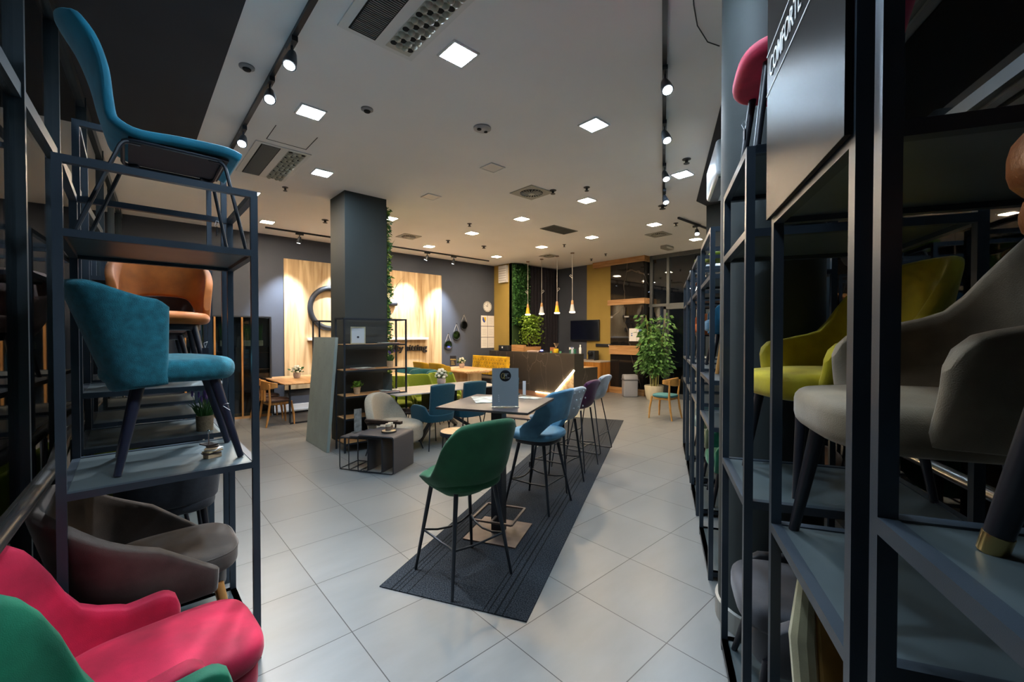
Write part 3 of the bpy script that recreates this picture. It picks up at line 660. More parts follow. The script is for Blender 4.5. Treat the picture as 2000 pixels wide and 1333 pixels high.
# teal chenille chair with pleated wings
t = thing('wing_chair', 'teal chenille chair with flared back and dark legs on the left rack shelf', 'chair', (.10, 2.78, 1.0), RZL)
tub(t, TEAL, a=.22, b=.15, yc=.0, yf=.04, zs=.36, zl=.40, top=((0, .87), (.3, .865), (.7, .81), (1, .76)), bot=((0, .37), (1, .40)), lean=.13, arm_lean=.02, th=.055, n=3.2, arc=.8)
obj('seat', MB().add(cushion(.245, .265, .405, .515, 3.6, .045, .02, .05, cy=.06)), TEAL, t)
legs(t, [((-.18, .22, .42), (-.20, .33, 0)), ((.18, .22, .42), (.20, .33, 0)), ((-.17, -.06, .42), (-.20, -.14, 0)), ((.17, -.06, .42), (.20, -.14, 0))], mat('navy_wood', (.012, .014, .03), .4), .024, .015)
obj('string', MB().add(tube([(.20, .28, .28), (.225, .27, .285), (.20, .25, .275), (.235, .28, .25)], .0015, 5)), PAPER, t)
# orange chair with an opening in its back, facing the camera
def cutout_chair(label, loc, rz, m, seat_z=.47, back=.86, name='cutout_chair', cat='chair', legm=LEGB, foot=None, w=1.0, stool=False, gap=.09, tg=None):
    t = thing(name, label, cat, loc, rz)
    tub(t, m, a=.235*w, b=.22, yc=0, yf=.06, zs=seat_z-.04, zl=seat_z, top=((0, back), (.28, back-.015), (.48, back-.12), (.64, back-.27), (1, seat_z+.03)) if stool else ((0, back), (.35, back-.02), (.62, back-.12), (1, seat_z+.02)), bot=((0, seat_z+gap), (.2, seat_z+gap*.9), (.42, seat_z+.02), (.52, seat_z-.03), (1, seat_z-.05)), lean=.09, arm_lean=.02, th=.045, n=2.5, arc=.72)
    obj('seat', MB().add(cushion(.25*w, .24, seat_z-.075, seat_z, 3, .035, .015, .05, cy=.0)), m, t)
    obj('seat_base', MB().add(cushion(.2*w, .2, seat_z-.115, seat_z-.07, 3, .008, 0)), LEGB, t)
    if tg: hang_tag(t, tg)
    return t
t = cutout_chair('orange velvet chair with an opening in its back, behind the teal chair', (.175, 3.64, 1.306), pi, ORG, w=.98, back=.86, gap=.13, tg=(-.20, .24, .25))
legs(t, [((sx*.15, y, .38), (sx*.22, y*1.7, 0)) for sx in (-1, 1) for y in (.15, -.15)], LEGB, .02, .013)
t = armchair('mauve velvet chair in the third left rack, seen under the orange chair', (.13, 4.56, 1.306), pi, MAU, back=.84, arm=.60, seat_z=.46)
# lower shelves on the left
t = armchair('taupe velvet barrel chair with oak legs on the left bottom shelf', (.10, 2.77, .056), RZL, TAU, OAK, back=.86, arm=.60, armf=.50, lean=.10, seat_z=.50, zs=.30, yf=.22, th=.05, top=((0, .87), (.2, .85), (.5, .70), (1, .44)), front=.33, tagp=(-.2, .31, .28), foot=None, w=1.03, piping=TAU)
t = thing('side_chair', 'dark grey fabric chair with rounded back behind the taupe chair', 'chair', (.20, 3.72, .056), 0)
tub(t, mat('charcoal_fabric', '33353c', .9, var=.15, vscale=40, bump=.4, bscale=500, sheen=.3), a=.24, zs=.42, top=((0, .90), (.5, .84), (1, .58)), bot=((0, .46), (1, .46)), lean=.05, yf=.0, th=.05, b=.22, arc=.9)
obj('seat', MB().add(cushion(.25, .26, .40, .49, 3.6, .035, .015)), MATS['charcoal_fabric'], t); legs(t, [((sx*.17, y, .41), (sx*.21, y*1.3, 0)) for sx in (-1, 1) for y in (.18, -.18)], LEGB)
armchair('lime green chair low in the third left rack', (.13, 4.56, .056), RZL, LIME, back=.8)
# foreground armchairs standing on the floor
def lounge_arm(label, loc, rz, m, back=.86, w=.98, armz=.53):
    t = thing('armchair', label, 'armchair', loc, rz)
    tub(t, m, a=.275*w, b=.25, yc=-.04, yf=.16, zs=.26, top=((0, back), (.24, back-.015), (.34, back-.11), (.46, armz+.05), (.58, armz-.01), (.85, armz), (.95, armz-.02), (1, armz-.08)), bot=((0, .22), (1, .26)), lean=.12, arm_lean=.03, th=.07, n=3.3, arc=.52, belly=.03, nu=44, leanp=((0, .15), (.26, .06), (1, .02)))
    s = obj('seat', MB().add(cushion(.245*w, .30, .33, .455, 4.2, .05, .025, .03, cy=.075)), m, t)
    obj('seat_rail', MB().add(cushion(.235*w, .28, .24, .35, 4.2, .02, 0, cy=.075)), m, t)
    legs(t, [((sx*.2, y, .27), (sx*.25, y*1.25, 0)) for sx in (-1, 1) for y in (.28, -.18)], LEGB, .022, .014); return t
lounge_arm('raspberry pink velvet armchair in the lower left foreground', (.02, 2.05, 0), RZL+.07, RED, back=.90)
lounge_arm('emerald green velvet armchair in the lower left corner', (.10, 1.36, 0), RZL+.04, EMG, back=1.0, armz=.56)

# -- small things on the left rack shelves
def blades(c, n, h, r, w_=.006, lean=.5):
    v = []; f = []
    for i in range(n):
        a = random.uniform(0, 2*pi); q = r*sqrt(random.random()); p = V(c)+V((q*cos(a), q*sin(a), 0)); b = random.uniform(0, 2*pi); s = V((cos(b), sin(b), 0))*w_; L = h*random.uniform(.6, 1.1); o_ = V((cos(a), sin(a), 0))*L*lean*random.random()
        k = len(v); v += [p-s, p+s, p+o_*.45+V((0, 0, L*.6))+s*.8, p+o_*.45+V((0, 0, L*.6))-s*.8, p+o_+V((0, 0, L))]; f += [(k, k+1, k+2, k+3), (k+3, k+2, k+4)]
    return v, f
LEAF = mat('leaf_green', (.05, .16, .035), .55, var=.4, vscale=30); LEAFY = mat('leaf_bright', (.20, .34, .03), .55, var=.35, vscale=20); LEAFD = mat('leaf_dark', (.02, .10, .02), .55, var=.4, vscale=20)
LAVM = mat('lavender', (.20, .12, .42), .8, var=.3, vscale=90); JUTE = mat('jute', (.20, .14, .08), .95, var=.3, vscale=60, bump=.8, bscale=250); TERR = mat('paper_pot', (.50, .34, .20), .9, var=.15, vscale=30)
def lavender(label, loc, s=1.0, potm=JUTE):
    t = thing('lavender_pot', label, 'potted plant', loc); obj('pot', lathe([(.046*s, 0), (.05*s, .10*s), (.046*s, .10*s), (.042*s, .09*s), (0, .09*s)], seg=24), potm, t)
    obj('leaves', MB().add(blades((0, 0, .09*s), 90, .11*s, .035*s, .004*s, .8)), LEAF, t)
    st = MB(); fl = MB()
    for i in range(12):
        a = random.uniform(0, 2*pi); q = .05*s*random.random(); p = V((q*cos(a)*.6, q*sin(a)*.6, .1*s)); e = p+V((q*cos(a), q*sin(a), random.uniform(.09, .15)*s)); st.add(tube([p, e], .0014*s, 5)); fl.add(lathe([(0, 0), (.006*s, .01*s), (.006*s, .035*s), (0, .05*s)], e-V((0, 0, .012*s)), 7))
    g = obj('stems', st, LEAF, t); g['kind'] = 'stuff'; g = obj('flowers', fl, LAVM, t); g['kind'] = 'stuff'; return t
lavender('lavender in a jute pot on the shelf beyond the teal chair legs', (.375, 3.46, .997), 1.0)
t = thing('memo_stack', 'small stack of wooden swatch chips with a pin beside the teal chair leg', 'swatches', (.32, 2.67, .997))
obj('block', MB().add(rot_vf(cbox((0, 0, .009), (.065, .045, .018)), Matrix.Rotation(.4, 3, 'Z'))), TERR, t, ang=None)
for i in range(6): obj('swatch', MB().add(rot_vf(cbox((.005*(i % 3-1)+.004*i, .004*(i % 2), .023+i*.0085), (.075, .05, .006)), Matrix.Rotation(.2+.35*i, 3, 'Z'))), [WALNUT, PALE, PAPER, TERR, WALNUT, WALNUT][i], t, ang=None)
obj('pin', MB().add(cyl((-.015, 0, .07), (-.015, 0, .135), .003)).add(lathe([(0, -.007), (.007, 0), (0, .007)], (-.015, 0, .14), 10)), CHROME, t)
# ------------------------------------------------------------------ rug, bar tables and stools
RZD = R(28.1)
DR = V((.882, .471, 0)); NR = V((.471, -.882, 0))
rg = obj('rug', MB().add(rbox((.5, 3.02, .004), (1.0, 6.04, .008), .003, 1)), RUG, loc=(1.19, 2.595, 0), rz=R(28.1-90)); tag(rg, 'long dark grey striped carpet runner under the bar stools', 'rug')
TOPM = mat('table_brown', (.075, .060, .058), .36, var=.12, vscale=5); BASEM = mat('base_plate', (.13, .095, .08), .5, .2, var=.3, vscale=9)
def bar_table(x, y, label):
    t = thing('bar_table', label, 'table', (x, y, .009), RZD)
    obj('table_top', MB().add(rbox((0, 0, 1.062), (.76, .74, .018), .003, 1)), TOPM, t)
    obj('column', MB().add(box(-.055, .055, -.045, .045, .01, 1.05)), BLACK, t, ang=None)
    obj('base_plate', MB().add(box(-.22, .22, -.22, .22, 0, .01)), BASEM, t, ang=None)
    f = MB(); z = .15
    for a, b in (((-.17, -.17), (.17, -.17)), ((.17, -.17), (.17, .17)), ((.17, .17), (-.17, .17)), ((-.17, .17), (-.17, -.17)), ((-.17, 0), (-.05, 0)), ((.05, 0), (.17, 0))): f.add(bar((*a, z), (*b, z), .018, .014))
    obj('footrest', f, BASEM, t, ang=None); return t
bar_table(2.25, 2.65, 'square dark bar table with the grey menu stand, nearest on the rug')
def stool_legs(t, z, sp0, sp1, sp2, cy=0, m=BLACK, r=.016, foot=.28, sag=.03):
    P = []
    for sx, sy in ((-1, -1), (1, -1), (1, 1), (-1, 1)):
        a = V((sx*sp0, cy+sy*sp0, z)); b = V((sx*sp1, cy+sy*sp2, 0)); obj('leg', MB().add(cyl(a, b, r, r*.6)), m, t); P.append(b+(a-b)*(foot/z))
    f = MB()
    for i in range(4):
        a, b = P[i], P[(i+1) % 4]; mid = (a+b)/2; inw = (V((0, cy, mid.z))-mid).normalized()*.03; f.add(tube([a, a*.75+b*.25+inw*.8-V((0, 0, sag*.7)), mid+inw-V((0, 0, sag)), a*.25+b*.75+inw*.8-V((0, 0, sag*.7)), b], .0075, 8))
    obj('footrest', f, m, t)
t = thing('bar_stool', 'dark green bar stool nearest the camera on the rug', 'bar stool', (1.69, 2.37, .009), R(-2))
tub(t, GRN, a=.245, b=.22, yc=-.0, yf=.20, zs=.60, top=((0, 1.09), (.18, 1.075), (.34, .965), (.46, .80), (.57, .73), (.8, .71), (1, .67)), bot=((0, .565), (1, .60)), lean=.10, arm_lean=.02, th=.055, n=2.3, arc=.6, belly=.10, nu=44)
obj('seat', MB().add(cushion(.235, .235, .615, .71, 2.8, .04, .02, cy=.0)), GRN, t); stool_legs(t, .63, .15, .235, .235)
t = cutout_chair('blue velvet bar stool with an opening in its back', (2.93, 2.86, .009), R(14), BLUE, seat_z=.72, back=1.12, name='bar_stool', cat='bar stool', w=1.0, gap=.115, stool=True)
stool_legs(t, .62, .13, .225, .24, r=.017, foot=.25, sag=.02); hang_tag(t, (.12, .17, .35))
def bucket(t, m, z, back, w=.22, tuft=False):
    Q = [(.20, z-.01), (.12, z+.01), (-.04, z), (-.15, z+.02), (-.20, z+.09), (-.225, z+.2), (-.25, back)]
    def pf(v_):
        q = v_*(len(Q)-1); i = min(int(q), len(Q)-2); k = q-i; P = [V((0, *Q[max(0, min(len(Q)-1, i+j))])) for j in (-1, 0, 1, 2)]
        return .5*((2*P[1])+(P[2]-P[0])*k+(2*P[0]-5*P[1]+4*P[2]-P[3])*k*k+(3*P[1]-P[0]-3*P[2]+P[3])*k**3)
    def S_(u, v_):
        x = 2*u-1; p = pf(v_); bk = max(0, (v_-.45)/.55)
        return (x*(w-.02*bk**2+.01*sin(pi*v_)), p.y+.07*x*x*sin(pi*min(1, bk*.9+.1)), p.z+.03*x*x*(1-bk)-bk**3*.035*abs(x)**3)
    o = obj('bucket_seat', MB().add(sheet(S_, lambda u, v_: .05, 20, 20)), m, t)
    if tuft:
        for i in (-1, 0, 1):
            for j in (0, 1, 2): obj('button', MB().add(lathe([(0, .006), (.008, .003), (.01, -.004)], seg=10)).xf(Matrix.Translation((i*.11+(.05 if j == 1 else 0)-.02, -.262-.006*j, z+.14+.08*j)) @ Matrix.Rotation(pi/2, 4, 'X')), m, o)
    return o
t = thing('bar_stool', 'light grey buttoned bar stool right behind the blue one', 'bar stool', (3.47, 3.10, .009), R(14)); bucket(t, LGR, .72, 1.07, tuft=True); stool_legs(t, .70, .14, .21, .22, r=.015, sag=.005)
t = thing('bar_stool', 'purple velvet bar stool between the two light grey ones', 'bar stool', (4.10, 3.37, .009), R(14)); bucket(t, PUR, .74, 1.08); stool_legs(t, .72, .14, .20, .22, r=.011, sag=0)
t = thing('bar_stool', 'light grey bar stool with wire sled legs, farthest on the rug', 'bar stool', (4.85, 3.72, .009), R(14)); bucket(t, LGR, .74, 1.07)
for sx in (-1, 1): obj('sled_leg', MB().add(tube(bend([(sx*.13, .12, .72), (sx*.21, .25, .012), (sx*.21, -.25, .012), (sx*.13, -.12, .72)], .03), .008)), BLACK, t)
obj('footrest', MB().add(cyl((-.185, .205, .25), (.185, .205, .25), .008)).add(cyl((-.185, -.205, .25), (.185, -.205, .25), .008)), BLACK, t)
# menu stand on the near bar table
ACR = mat('acrylic', (.72, .76, .78), .12, spec=.6); ACR.node_tree.nodes['Principled BSDF'].inputs['Transmission Weight'].default_value = .9
def rz_cam(p): return -math.atan2(p[0], p[1])
def menu_stand(label, loc, rz, w_, h_, front, draw=None, name='menu_stand'):
    t = thing(name, label, 'menu stand', loc, rz)
    obj('foot', MB().add(rbox((0, .03, .004), (w_*1.03, .09, .008), .002, 1)), ACR, t); s = obj('sheet', MB().add(box(-w_/2, w_/2, .0, .003, .012, h_)), front, t, ang=None)
    if draw: draw(s, w_, h_)
    return t
MENUG = mat('menu_grey', (.30, .335, .36), .45); WP = mat('ink_white', (.85, .85, .85), .6); GP = mat('ink_gold', (.62, .45, .12), .5); KP = mat('ink_black', (.008, .008, .012), .4)
def face(mb_vf, x, z, y): return MB().add(rot_vf(mb_vf, UPX)).xf(Matrix.Translation((x, y, z)))
def logo(s, w_, h_):
    r = .043; cz = h_-.058; d = obj('logo_disc', MB().add(cyl((-.0, -.0012, cz), (0, -.0004, cz), r, seg=40)), KP, s)
    obj('logo_swirl', MB().add(tube([(-.018+.012*cos(a)*(1-.15*sin(a)), -.0022, cz+.019*sin(a)) for a in [2*pi*i/24 for i in range(24)]], .0013, 5, True)).add(tube([(-.018, -.0022, cz-.012), (-.008, -.0022, cz-.02), (-.003, -.0022, cz-.024)], .0013, 5)).add(tube([(-.006, -.0022, cz+.018), (-.012, -.0022, cz), (-.009, -.0022, cz-.018)], .0011, 5)), GP, d)
    obj('logo_text', face(text_mesh('rt', .026, .0004), -.006, cz-.004, -.002), WP, d); obj('logo_bar', MB().add(box(-.008, .024, -.0024, -.0016, cz+.0135, cz+.0155)), WP, d, ang=None)
    obj('logo_subtext', face(text_mesh('concept', .010, .0003), .0, cz-.018, -.002), WP, d)
    for i in range(4): obj('mark', MB().add(cyl((-w_*.24-.001*i, -.001, .05+i*.015), (-w_*.24-.001*i, -.0003, .05+i*.015), .0032, seg=10)), WP, s)
p = G(987, 797, 1.08); menu_stand('grey menu stand with a round black logo on the near bar table', (p.x, p.y, 1.08), rz_cam(p)+.04, .20, .30, MENUG, logo)
def magazine(label, p, rz, w_=.21, h_=.28, th=.006, m=PAPER, name='magazine'):
    t = obj(name, MB().add(rbox((0, 0, th/2), (w_, h_, th), .002, 1)), m, loc=p, rz=rz); return tag(t, label, 'magazine')
PM = mat('magazine_print', (.55, .57, .55), .4, var=.75, vscale=14, dark=(.12, .14, .10))
p = G(940, 782, 1.08); magazine('open magazine left of the grey menu stand', (p.x+.05, p.y-.02, 1.08), R(60), .34, .24, .006, PM)
p = G(1035, 778, 1.08); magazine('white leaflet right of the grey menu stand', (p.x, p.y, 1.08), R(20), .10, .19, .004, PM, 'leaflet')
p = G(1024, 774, 1.08); t = menu_stand('narrow white card holder behind the grey menu stand', (p.x, p.y, 1.08), rz_cam(p), .028, .135, PAPER)
p = G(1016, 772, 1.08); t = thing('tealight', 'lit tealight beside the white card holder', 'candle', (p.x-.01, p.y+.02, 1.08)); obj('cup', lathe([(.018, 0), (.018, .014), (.015, .014), (.015, .008), (0, .008)], seg=16), CHROME, t); obj('flame', lathe([(0, .012), (.006, .018), (0, .034)], seg=8), emit('flame', (1, .75, .3), 12), t)

# ------------------------------------------------------------------ lounge corner: nested side tables, lounge chair, round table
t0 = thing
STEEL = mat('dark_grey_steel', (.050, .048, .054), .5, .15, bump=.3, bscale=500)
def side_table(label, x0, x1, h, off):
    """flat steel top and one plate side, the other side a wire loop"""
    t = thing('side_table', label, 'side table', (1.87, 5.20, 0), R(-58)); d = .46-off
    P = [(x0+.01, h), (x1-.03, h), (x1-.009, h-.009), (x1, h-.03), (x1, .012)]
    m = MB(); v = []; f = []
    for (x, z) in P: v += [(x, off*.4, z), (x, d, z)]
    f = [(2*i, 2*i+2, 2*i+3, 2*i+1) for i in range(len(P)-1)]; q = [(a[0]-.006 if i > 1 else a[0], off*.4 if k == 0 else d, a[1]-(.006 if i < 3 else 0)) for i, a in enumerate(P) for k in (0, 1)]
    n = len(v); v += q; f += [(2*i+n, 2*i+1+n, 2*i+3+n, 2*i+2+n) for i in range(len(P)-1)]; f += [(2*i, 2*i+n, 2*i+2+n, 2*i+2) for i in range(len(P)-1)]+[(2*i+1, 2*i+3, 2*i+3+n, 2*i+1+n) for i in range(len(P)-1)]
    obj('plate', MB().add((v, f)), STEEL, t, ang=50)
    for y in (off*.4, d): obj('wire_loop', tube(loopbend([(x0, y, .008), (x1-.008, y, .008), (x1-.008, y, h-.012), (x0, y, h-.012)], .03), .006, 8, True), BLACK, t)
    obj('wire_side', MB().add(tube([(x0, off*.4, .008), (x0, d, .008)], .006)), BLACK, t); return t
side_table('smallest dark steel side table of the nested set, menu stand on it', 0, .40, .40, .08)
side_table('middle dark steel side table of the nested set', .14, .60, .42, .04)
side_table('largest dark steel side table of the nested set, candles on it', .28, .76, .445, 0)
def sdt(x, y, z): a = R(-58); return (1.87+x*cos(a)-y*sin(a), 5.20+x*sin(a)+y*cos(a), z)
t = thing('wood_disc', 'round wooden board under two candles on the side table', 'board', sdt(.56, .22, .446)); obj('slice', lathe([(.085, 0), (.09, .004), (.09, .016), (.085, .02)], seg=32), mat('bark', (.035, .024, .016), .8), t); obj('top', lathe([(0, .0205), (.082, .0205), (.082, .021), (0, .0215)], seg=32), PALE, t)
for i, (dx, dy, r, h, l) in enumerate(((-.02, -.02, .032, .085, 'left cream pillar candle on the wooden disc'), (.035, .03, .03, .085, 'right candle on the wooden disc, slightly behind'))):
    t = thing('pillar_candle', l, 'candle', V(sdt(.56, .22, .4675))+V((dx, dy, 0))); obj('wax', lathe([(r, 0), (r, h), (r*.8, h-.004), (0, h-.008)], seg=24), mat('wax_cream', (.55, .47, .36), .6) , t); obj('band', lathe([(r+.001, .006), (r+.001, h-.03)], seg=24), mat('band_brown', (.16, .11, .08), .8), t)
p = sdt(.10, .25, .402); menu_stand('clear menu holder with a dark card on the nested side tables', p, rz_cam(p)+.5, .10, .30, mat('card_smoke', (.22, .23, .22), .25, var=.5, vscale=18))
t = thing('lounge_chair', 'beige fabric lounge chair with dark wooden arms', 'lounge chair', (2.72, 5.50, 0), R(-148))
def S_(u, v_):
    a = (2*u-1)*R(80); k = 1-(abs(2*u-1))**2.6; z = .30+(.50*k+.02)*v_; r = .36+.06*v_
    return (r*sin(a), -.0-r*.8*cos(a)+.06, z)
obj('backrest', MB().add(sheet(S_, .10, 30, 12)), SAND, t, ang=60)
obj('seat', MB().add(cushion(.34, .35, .16, .43, 2.6, .07, .03, cy=.06)), SAND, t)
for sx in (-1, 1):
    obj('arm', MB().add(tube([(sx*.40, -.12, .46), (sx*.42, .05, .49), (sx*.42, .34, .52)], [.02, .022, .022], 8)).add(cbox((sx*.43, .14, .515), (.06, .52, .032))), WALNUT, t, ang=50); obj('arm_post', MB().add(cyl((sx*.40, .30, .50), (sx*.36, .26, .25), .011)), WALNUT, t)
obj('arm_band', MB().add(tube([(.41*sin(a), -.36*cos(a)+.04, .47) for a in [R(-95+19*i) for i in range(11)]], .020, 8)), WALNUT, t)
legs(t, [((sx*.22, y, .17), (sx*.28, y+.03*(1 if y > 0 else -1), 0)) for sx in (-1, 1) for y in (.30, -.2)], BLACK, .012, .008)
t = thing('round_side_table', 'small round wooden table with black rim behind the green stool', 'side table', (3.0, 4.33, 0)); obj('table_top', lathe([(0, .43), (.2, .43), (.2, .452), (0, .452)], seg=40), LTOP, t); obj('rim', lathe([(.2, .405), (.208, .405), (.208, .45), (.2, .45)], seg=40), BLACK, t)
for i in range(3): a = R(35+120*i); obj('leg', MB().add(cyl((.17*cos(a), .17*sin(a), .41), (.19*cos(a), .19*sin(a), 0), .008)), BLACK, t)
obj('stretcher', MB().add(tube([(.18*cos(R(35+120*i)), .18*sin(R(35+120*i)), .12) for i in range(3)], .006, 6, True)), BLACK, t)
t = thing('coffee_table', 'low brown coffee table seen under the near bar table', 'coffee table', (4.62, 4.70, 0), R(20)); obj('table_top', MB().add(rbox((0, 0, .40), (.8, .55, .03), .01, 2)), BASEM, t); legs(t, [((sx*.34, y, .39), (sx*.36, y*1.05, 0)) for sx in (-1, 1) for y in (.2, -.2)], BLACK, .012, .01)

# ------------------------------------------------------------------ open shelf units by the column
def shelf_unit(label, x, y, w_, d, zs, h):
    t = thing('shelf_unit', label, 'shelf unit', (x, y, 0))
    for a in (0, w_): 
        for b in (0, d): obj('post', MB().add(cbox((a, b, h/2), (.022, .022, h))), BLACK, t, ang=None)
    f = MB(); r = .011
    f.add(box(r, w_-r, -r, r, h-.02, h)).add(box(r, w_-r, d-r, d+r, h-.02, h)).add(box(-r, r, r, d-r, h-.02, h)).add(box(w_-r, w_+r, r, d-r, h-.02, h)); obj('top_frame', f, BLACK, t, ang=None)
    for z in zs:
        s = obj('shelf', MB().add(box(r+.001, w_-r-.001, -r, d+r, z-.012, z)), OAKX, t, ang=None); obj('shelf_edge', MB().add(box(r, w_-r, -.014, -r-.0005, z-.022, z)).add(box(r, w_-r, d+r, d+.016, z-.022, z)), BLACK, s, ang=None)
    return t
shelf_unit('black open shelf unit with oak shelves in front of the square column', 2.20, 5.86, .93, .32, (.13, .47, .78, 1.14, 1.50), 1.87)
shelf_unit('black open shelf unit behind the column, seen above the grey board', 2.32, 7.25, .90, .32, (.4, .8, 1.2, 1.55), 1.87)
def photo_frame(label, p, rz):
    t = thing('picture_frame', label, 'picture frame', p, rz); tl = Matrix.Rotation(R(-10), 4, 'X')
    obj('frame', MB().add(box(-.10, -.085, 0, .015, 0, .25)).add(box(.085, .10, 0, .015, 0, .25)).add(box(-.085, .085, 0, .015, 0, .015)).add(box(-.085, .085, 0, .015, .235, .25)).xf(tl), CRM, t, ang=None)
    s = obj('picture', MB().add(box(-.085, .085, .005, .01, .015, .235)).xf(tl), mat('mount_grey', (.42, .42, .42), .6), t, ang=None); obj('mark', MB().add(cyl((0, .003, .10), (0, .0049, .10), .016, seg=20)).xf(tl), KP, s)
photo_frame('white picture frame leaning on the top shelf by the column', (2.42, 5.93, 1.502), R(-24))
def pot_plant(label, p, s=1, m=LEAF, potm=TERR, kind='grass'):
    t = thing('potted_plant', label, 'potted plant', p); obj('pot', lathe([(.034*s, 0), (.048*s, .095*s), (.043*s, .095*s), (.040*s, .08*s), (0, .08*s)], seg=20), potm, t)
    obj('foliage', MB().add(leaves([((random.gauss(0, .018)*s, random.gauss(0, .018)*s, random.uniform(.08, .14)*s), (random.gauss(0, 1), random.gauss(0, 1), .8)) for _ in range(150)], .05*s)), m, t); return t
pot_plant('small bright green plant in a paper pot on the third shelf', (2.43, 6.0, .782), 1.1, LEAFY)
lavender('lavender in a small paper pot on the second shelf by the column', (2.93, 5.98, 1.142), 1.0, TERR)
def mags(label, x, y, z, n, rz, group):
    for i in range(n):
        o = magazine(label % ['topmost', 'second', 'third', 'lowest'][(0 if i == n-1 else min(3, n-1-i))], (x+random.uniform(-.02, .02), y, z+.006*i+.0005), rz+random.uniform(-.15, .15), .21, .28, .0055, [PAPER, PM, mat('mag_red', (.3, .08, .08), .5), mat('mag_grey', (.12, .12, .13), .4)][(i*3+n) % 4]); o['group'] = group
mags('%s magazine of the small pile at the right of the top column shelf', 2.92, 5.99, 1.50, 3, R(80), 'magazines on the top shelf')
mags('%s magazine of the pile at the left of the second column shelf', 2.50, 5.99, 1.14, 3, R(95), 'magazines on the second shelf')
mags('%s magazine of the pile at the right of the third column shelf', 2.92, 5.98, .78, 4, R(70), 'magazines on the third shelf')
# leaning board
t = thing('leaning_board', 'tall pale grey speckled board leaning on the square column', 'board', (2.02, 6.05, 0)); TZ = mat('terrazzo_board', (.27, .31, .28), .6, var=.1, vscale=5)
bm = MB().add(box(0, .04, 0, .92, 0, 1.60)); bm.xf(Matrix.Rotation(R(4.6), 4, 'Y')); bm.xf(Matrix.Translation((0, 0, .0033)))
o = obj('panel', bm, TZ, t, ang=None)
fl = MB()
for i in range(46):
    y, z, a = random.uniform(.03, .89), random.uniform(.05, 1.56), random.uniform(.002, .006); fl.add(cyl((-.0008, y, z), (0, y, z), a, seg=6))
fl.xf(Matrix.Rotation(R(4.6), 4, 'Y')); fl.xf(Matrix.Translation((0, 0, .0033))); g = obj('chips', fl, mat('chip_dark', (.05, .05, .045), .6), o, ang=None); g['kind'] = 'stuff'
# living wall on the column
def green_wall(label, pts, size, ms, loc=(0, 0, 0)):
    t = thing('living_wall', label, 'living wall', loc); k = len(ms)
    for i, m in enumerate(ms): obj('foliage', MB().add(leaves([q for j, q in enumerate(pts) if (j*7919) % k == i], size)), m, t)
    return t
pts = [((3.03+random.random()**2*.05, random.uniform(6.25, 6.88), random.uniform(.12, 3.62)), (.8, -.2, random.uniform(-.8, .5))) for _ in range(3000)]
gw = green_wall('strip of leafy greenery climbing the right side of the square column', pts, .065, [LEAF, LEAFD, LEAFY])
obj('backing', MB().add(box(3.0205, 3.035, 6.28, 6.85, .1, 3.64)), mat('moss', (.02, .05, .012), .9), gw, ang=None)
obj('fronds', MB().add(blades((3.1, 6.3, 2.25), 8, .3, .02, .006, 1.2)).add(blades((3.08, 6.3, 2.95), 5, .22, .02, .005, 1.2)), LEAFD, gw)

# ------------------------------------------------------------------ dining groups
def dining_arm(label, loc, rz, m, kind):
    t = thing('dining_chair', label, 'chair', loc, rz)
    if kind == 'petrol':
        obj('backrest', MB().add(flat_back(.195, .20, .43, .94, -.205, -.27, .03, .02)), m, t)
        tub(t, m, a=.235, b=.20, yc=-.03, yf=.19, zs=.42, top=((0, .50), (.30, .52), (.42, .62), (.6, .645), (.85, .63), (1, .56)), bot=((0, .40), (1, .42)), lean=.06, arm_lean=.06, th=.04, n=3.5, arc=.6, nu=30, name='arm_shell')
    elif kind == 'lime':
        tub(t, m, a=.24, b=.20, yc=-.02, yf=.15, zs=.44, top=((0, .90), (.40, .89), (.62, .70), (1, .50)), bot=((0, .42), (1, .42)), lean=.06, arm_lean=.04, th=.04, n=3.2, arc=.66)
    elif kind == 'gold':
        tub(t, m, a=.21, b=.18, yc=-.05, yf=.0, zs=.44, top=((0, .97), (.6, .95), (1, .86)), bot=((0, .44), (1, .46)), lean=.07, arm_lean=.03, th=.045, n=5, arc=.85)
    else:
        tub(t, m, a=.28, b=.24, yc=-.02, yf=.1, zs=.42, top=((0, .84), (.6, .84), (1, .66)), bot=((0, .34), (1, .36)), lean=.06, arm_lean=.03, th=.07, n=3, arc=.66)
        for x in (-.16, -.05, .06, .17): obj('channel_seam', MB().add(tube([(x*1.05, -.265-.03, .40), (x*1.15, -.33, .62), (x*1.2, -.372+abs(x)*.1, .82)], .008, 6)), mat('seam_light', (.05, .30, .33), .7), t)
    obj('seat', MB().add(cushion(.225, .23, .40, .485, 3.6, .03, .015, cy=.02)), m, t)
    legs(t, [((sx*.15, y, .41), (sx*.21, y*1.35, 0)) for sx in (-1, 1) for y in (.17, -.15)], BLACK, .010, .008); return t
t = thing('dining_table', 'long pale dining table on black crossed legs in the middle', 'table', (3.84, 6.05, 0)); obj('table_top', MB().add(prism([(-.98, -.44), (.98, -.44), (.98, .44), (-.60, .44), (-.66, .17), (-.98, .10)], .744, .76)), mat('ceramic_top', (.40, .38, .37), .25, var=.08, vscale=3), t)
for a, b in (((-.55, -.32), (.55, .32)), ((-.55, .32), (.55, -.32))):
    for p, q in (((a[0], a[1], .02), (.0, 0, .42)), ((b[0], b[1], .02), (0, 0, .42))): obj('leg', MB().add(bar(p, q, .06, .05)), BLACK, t, ang=None)
obj('pedestal', MB().add(cbox((0, 0, .58), (.5, .3, .32))), BLACK, t, ang=None)
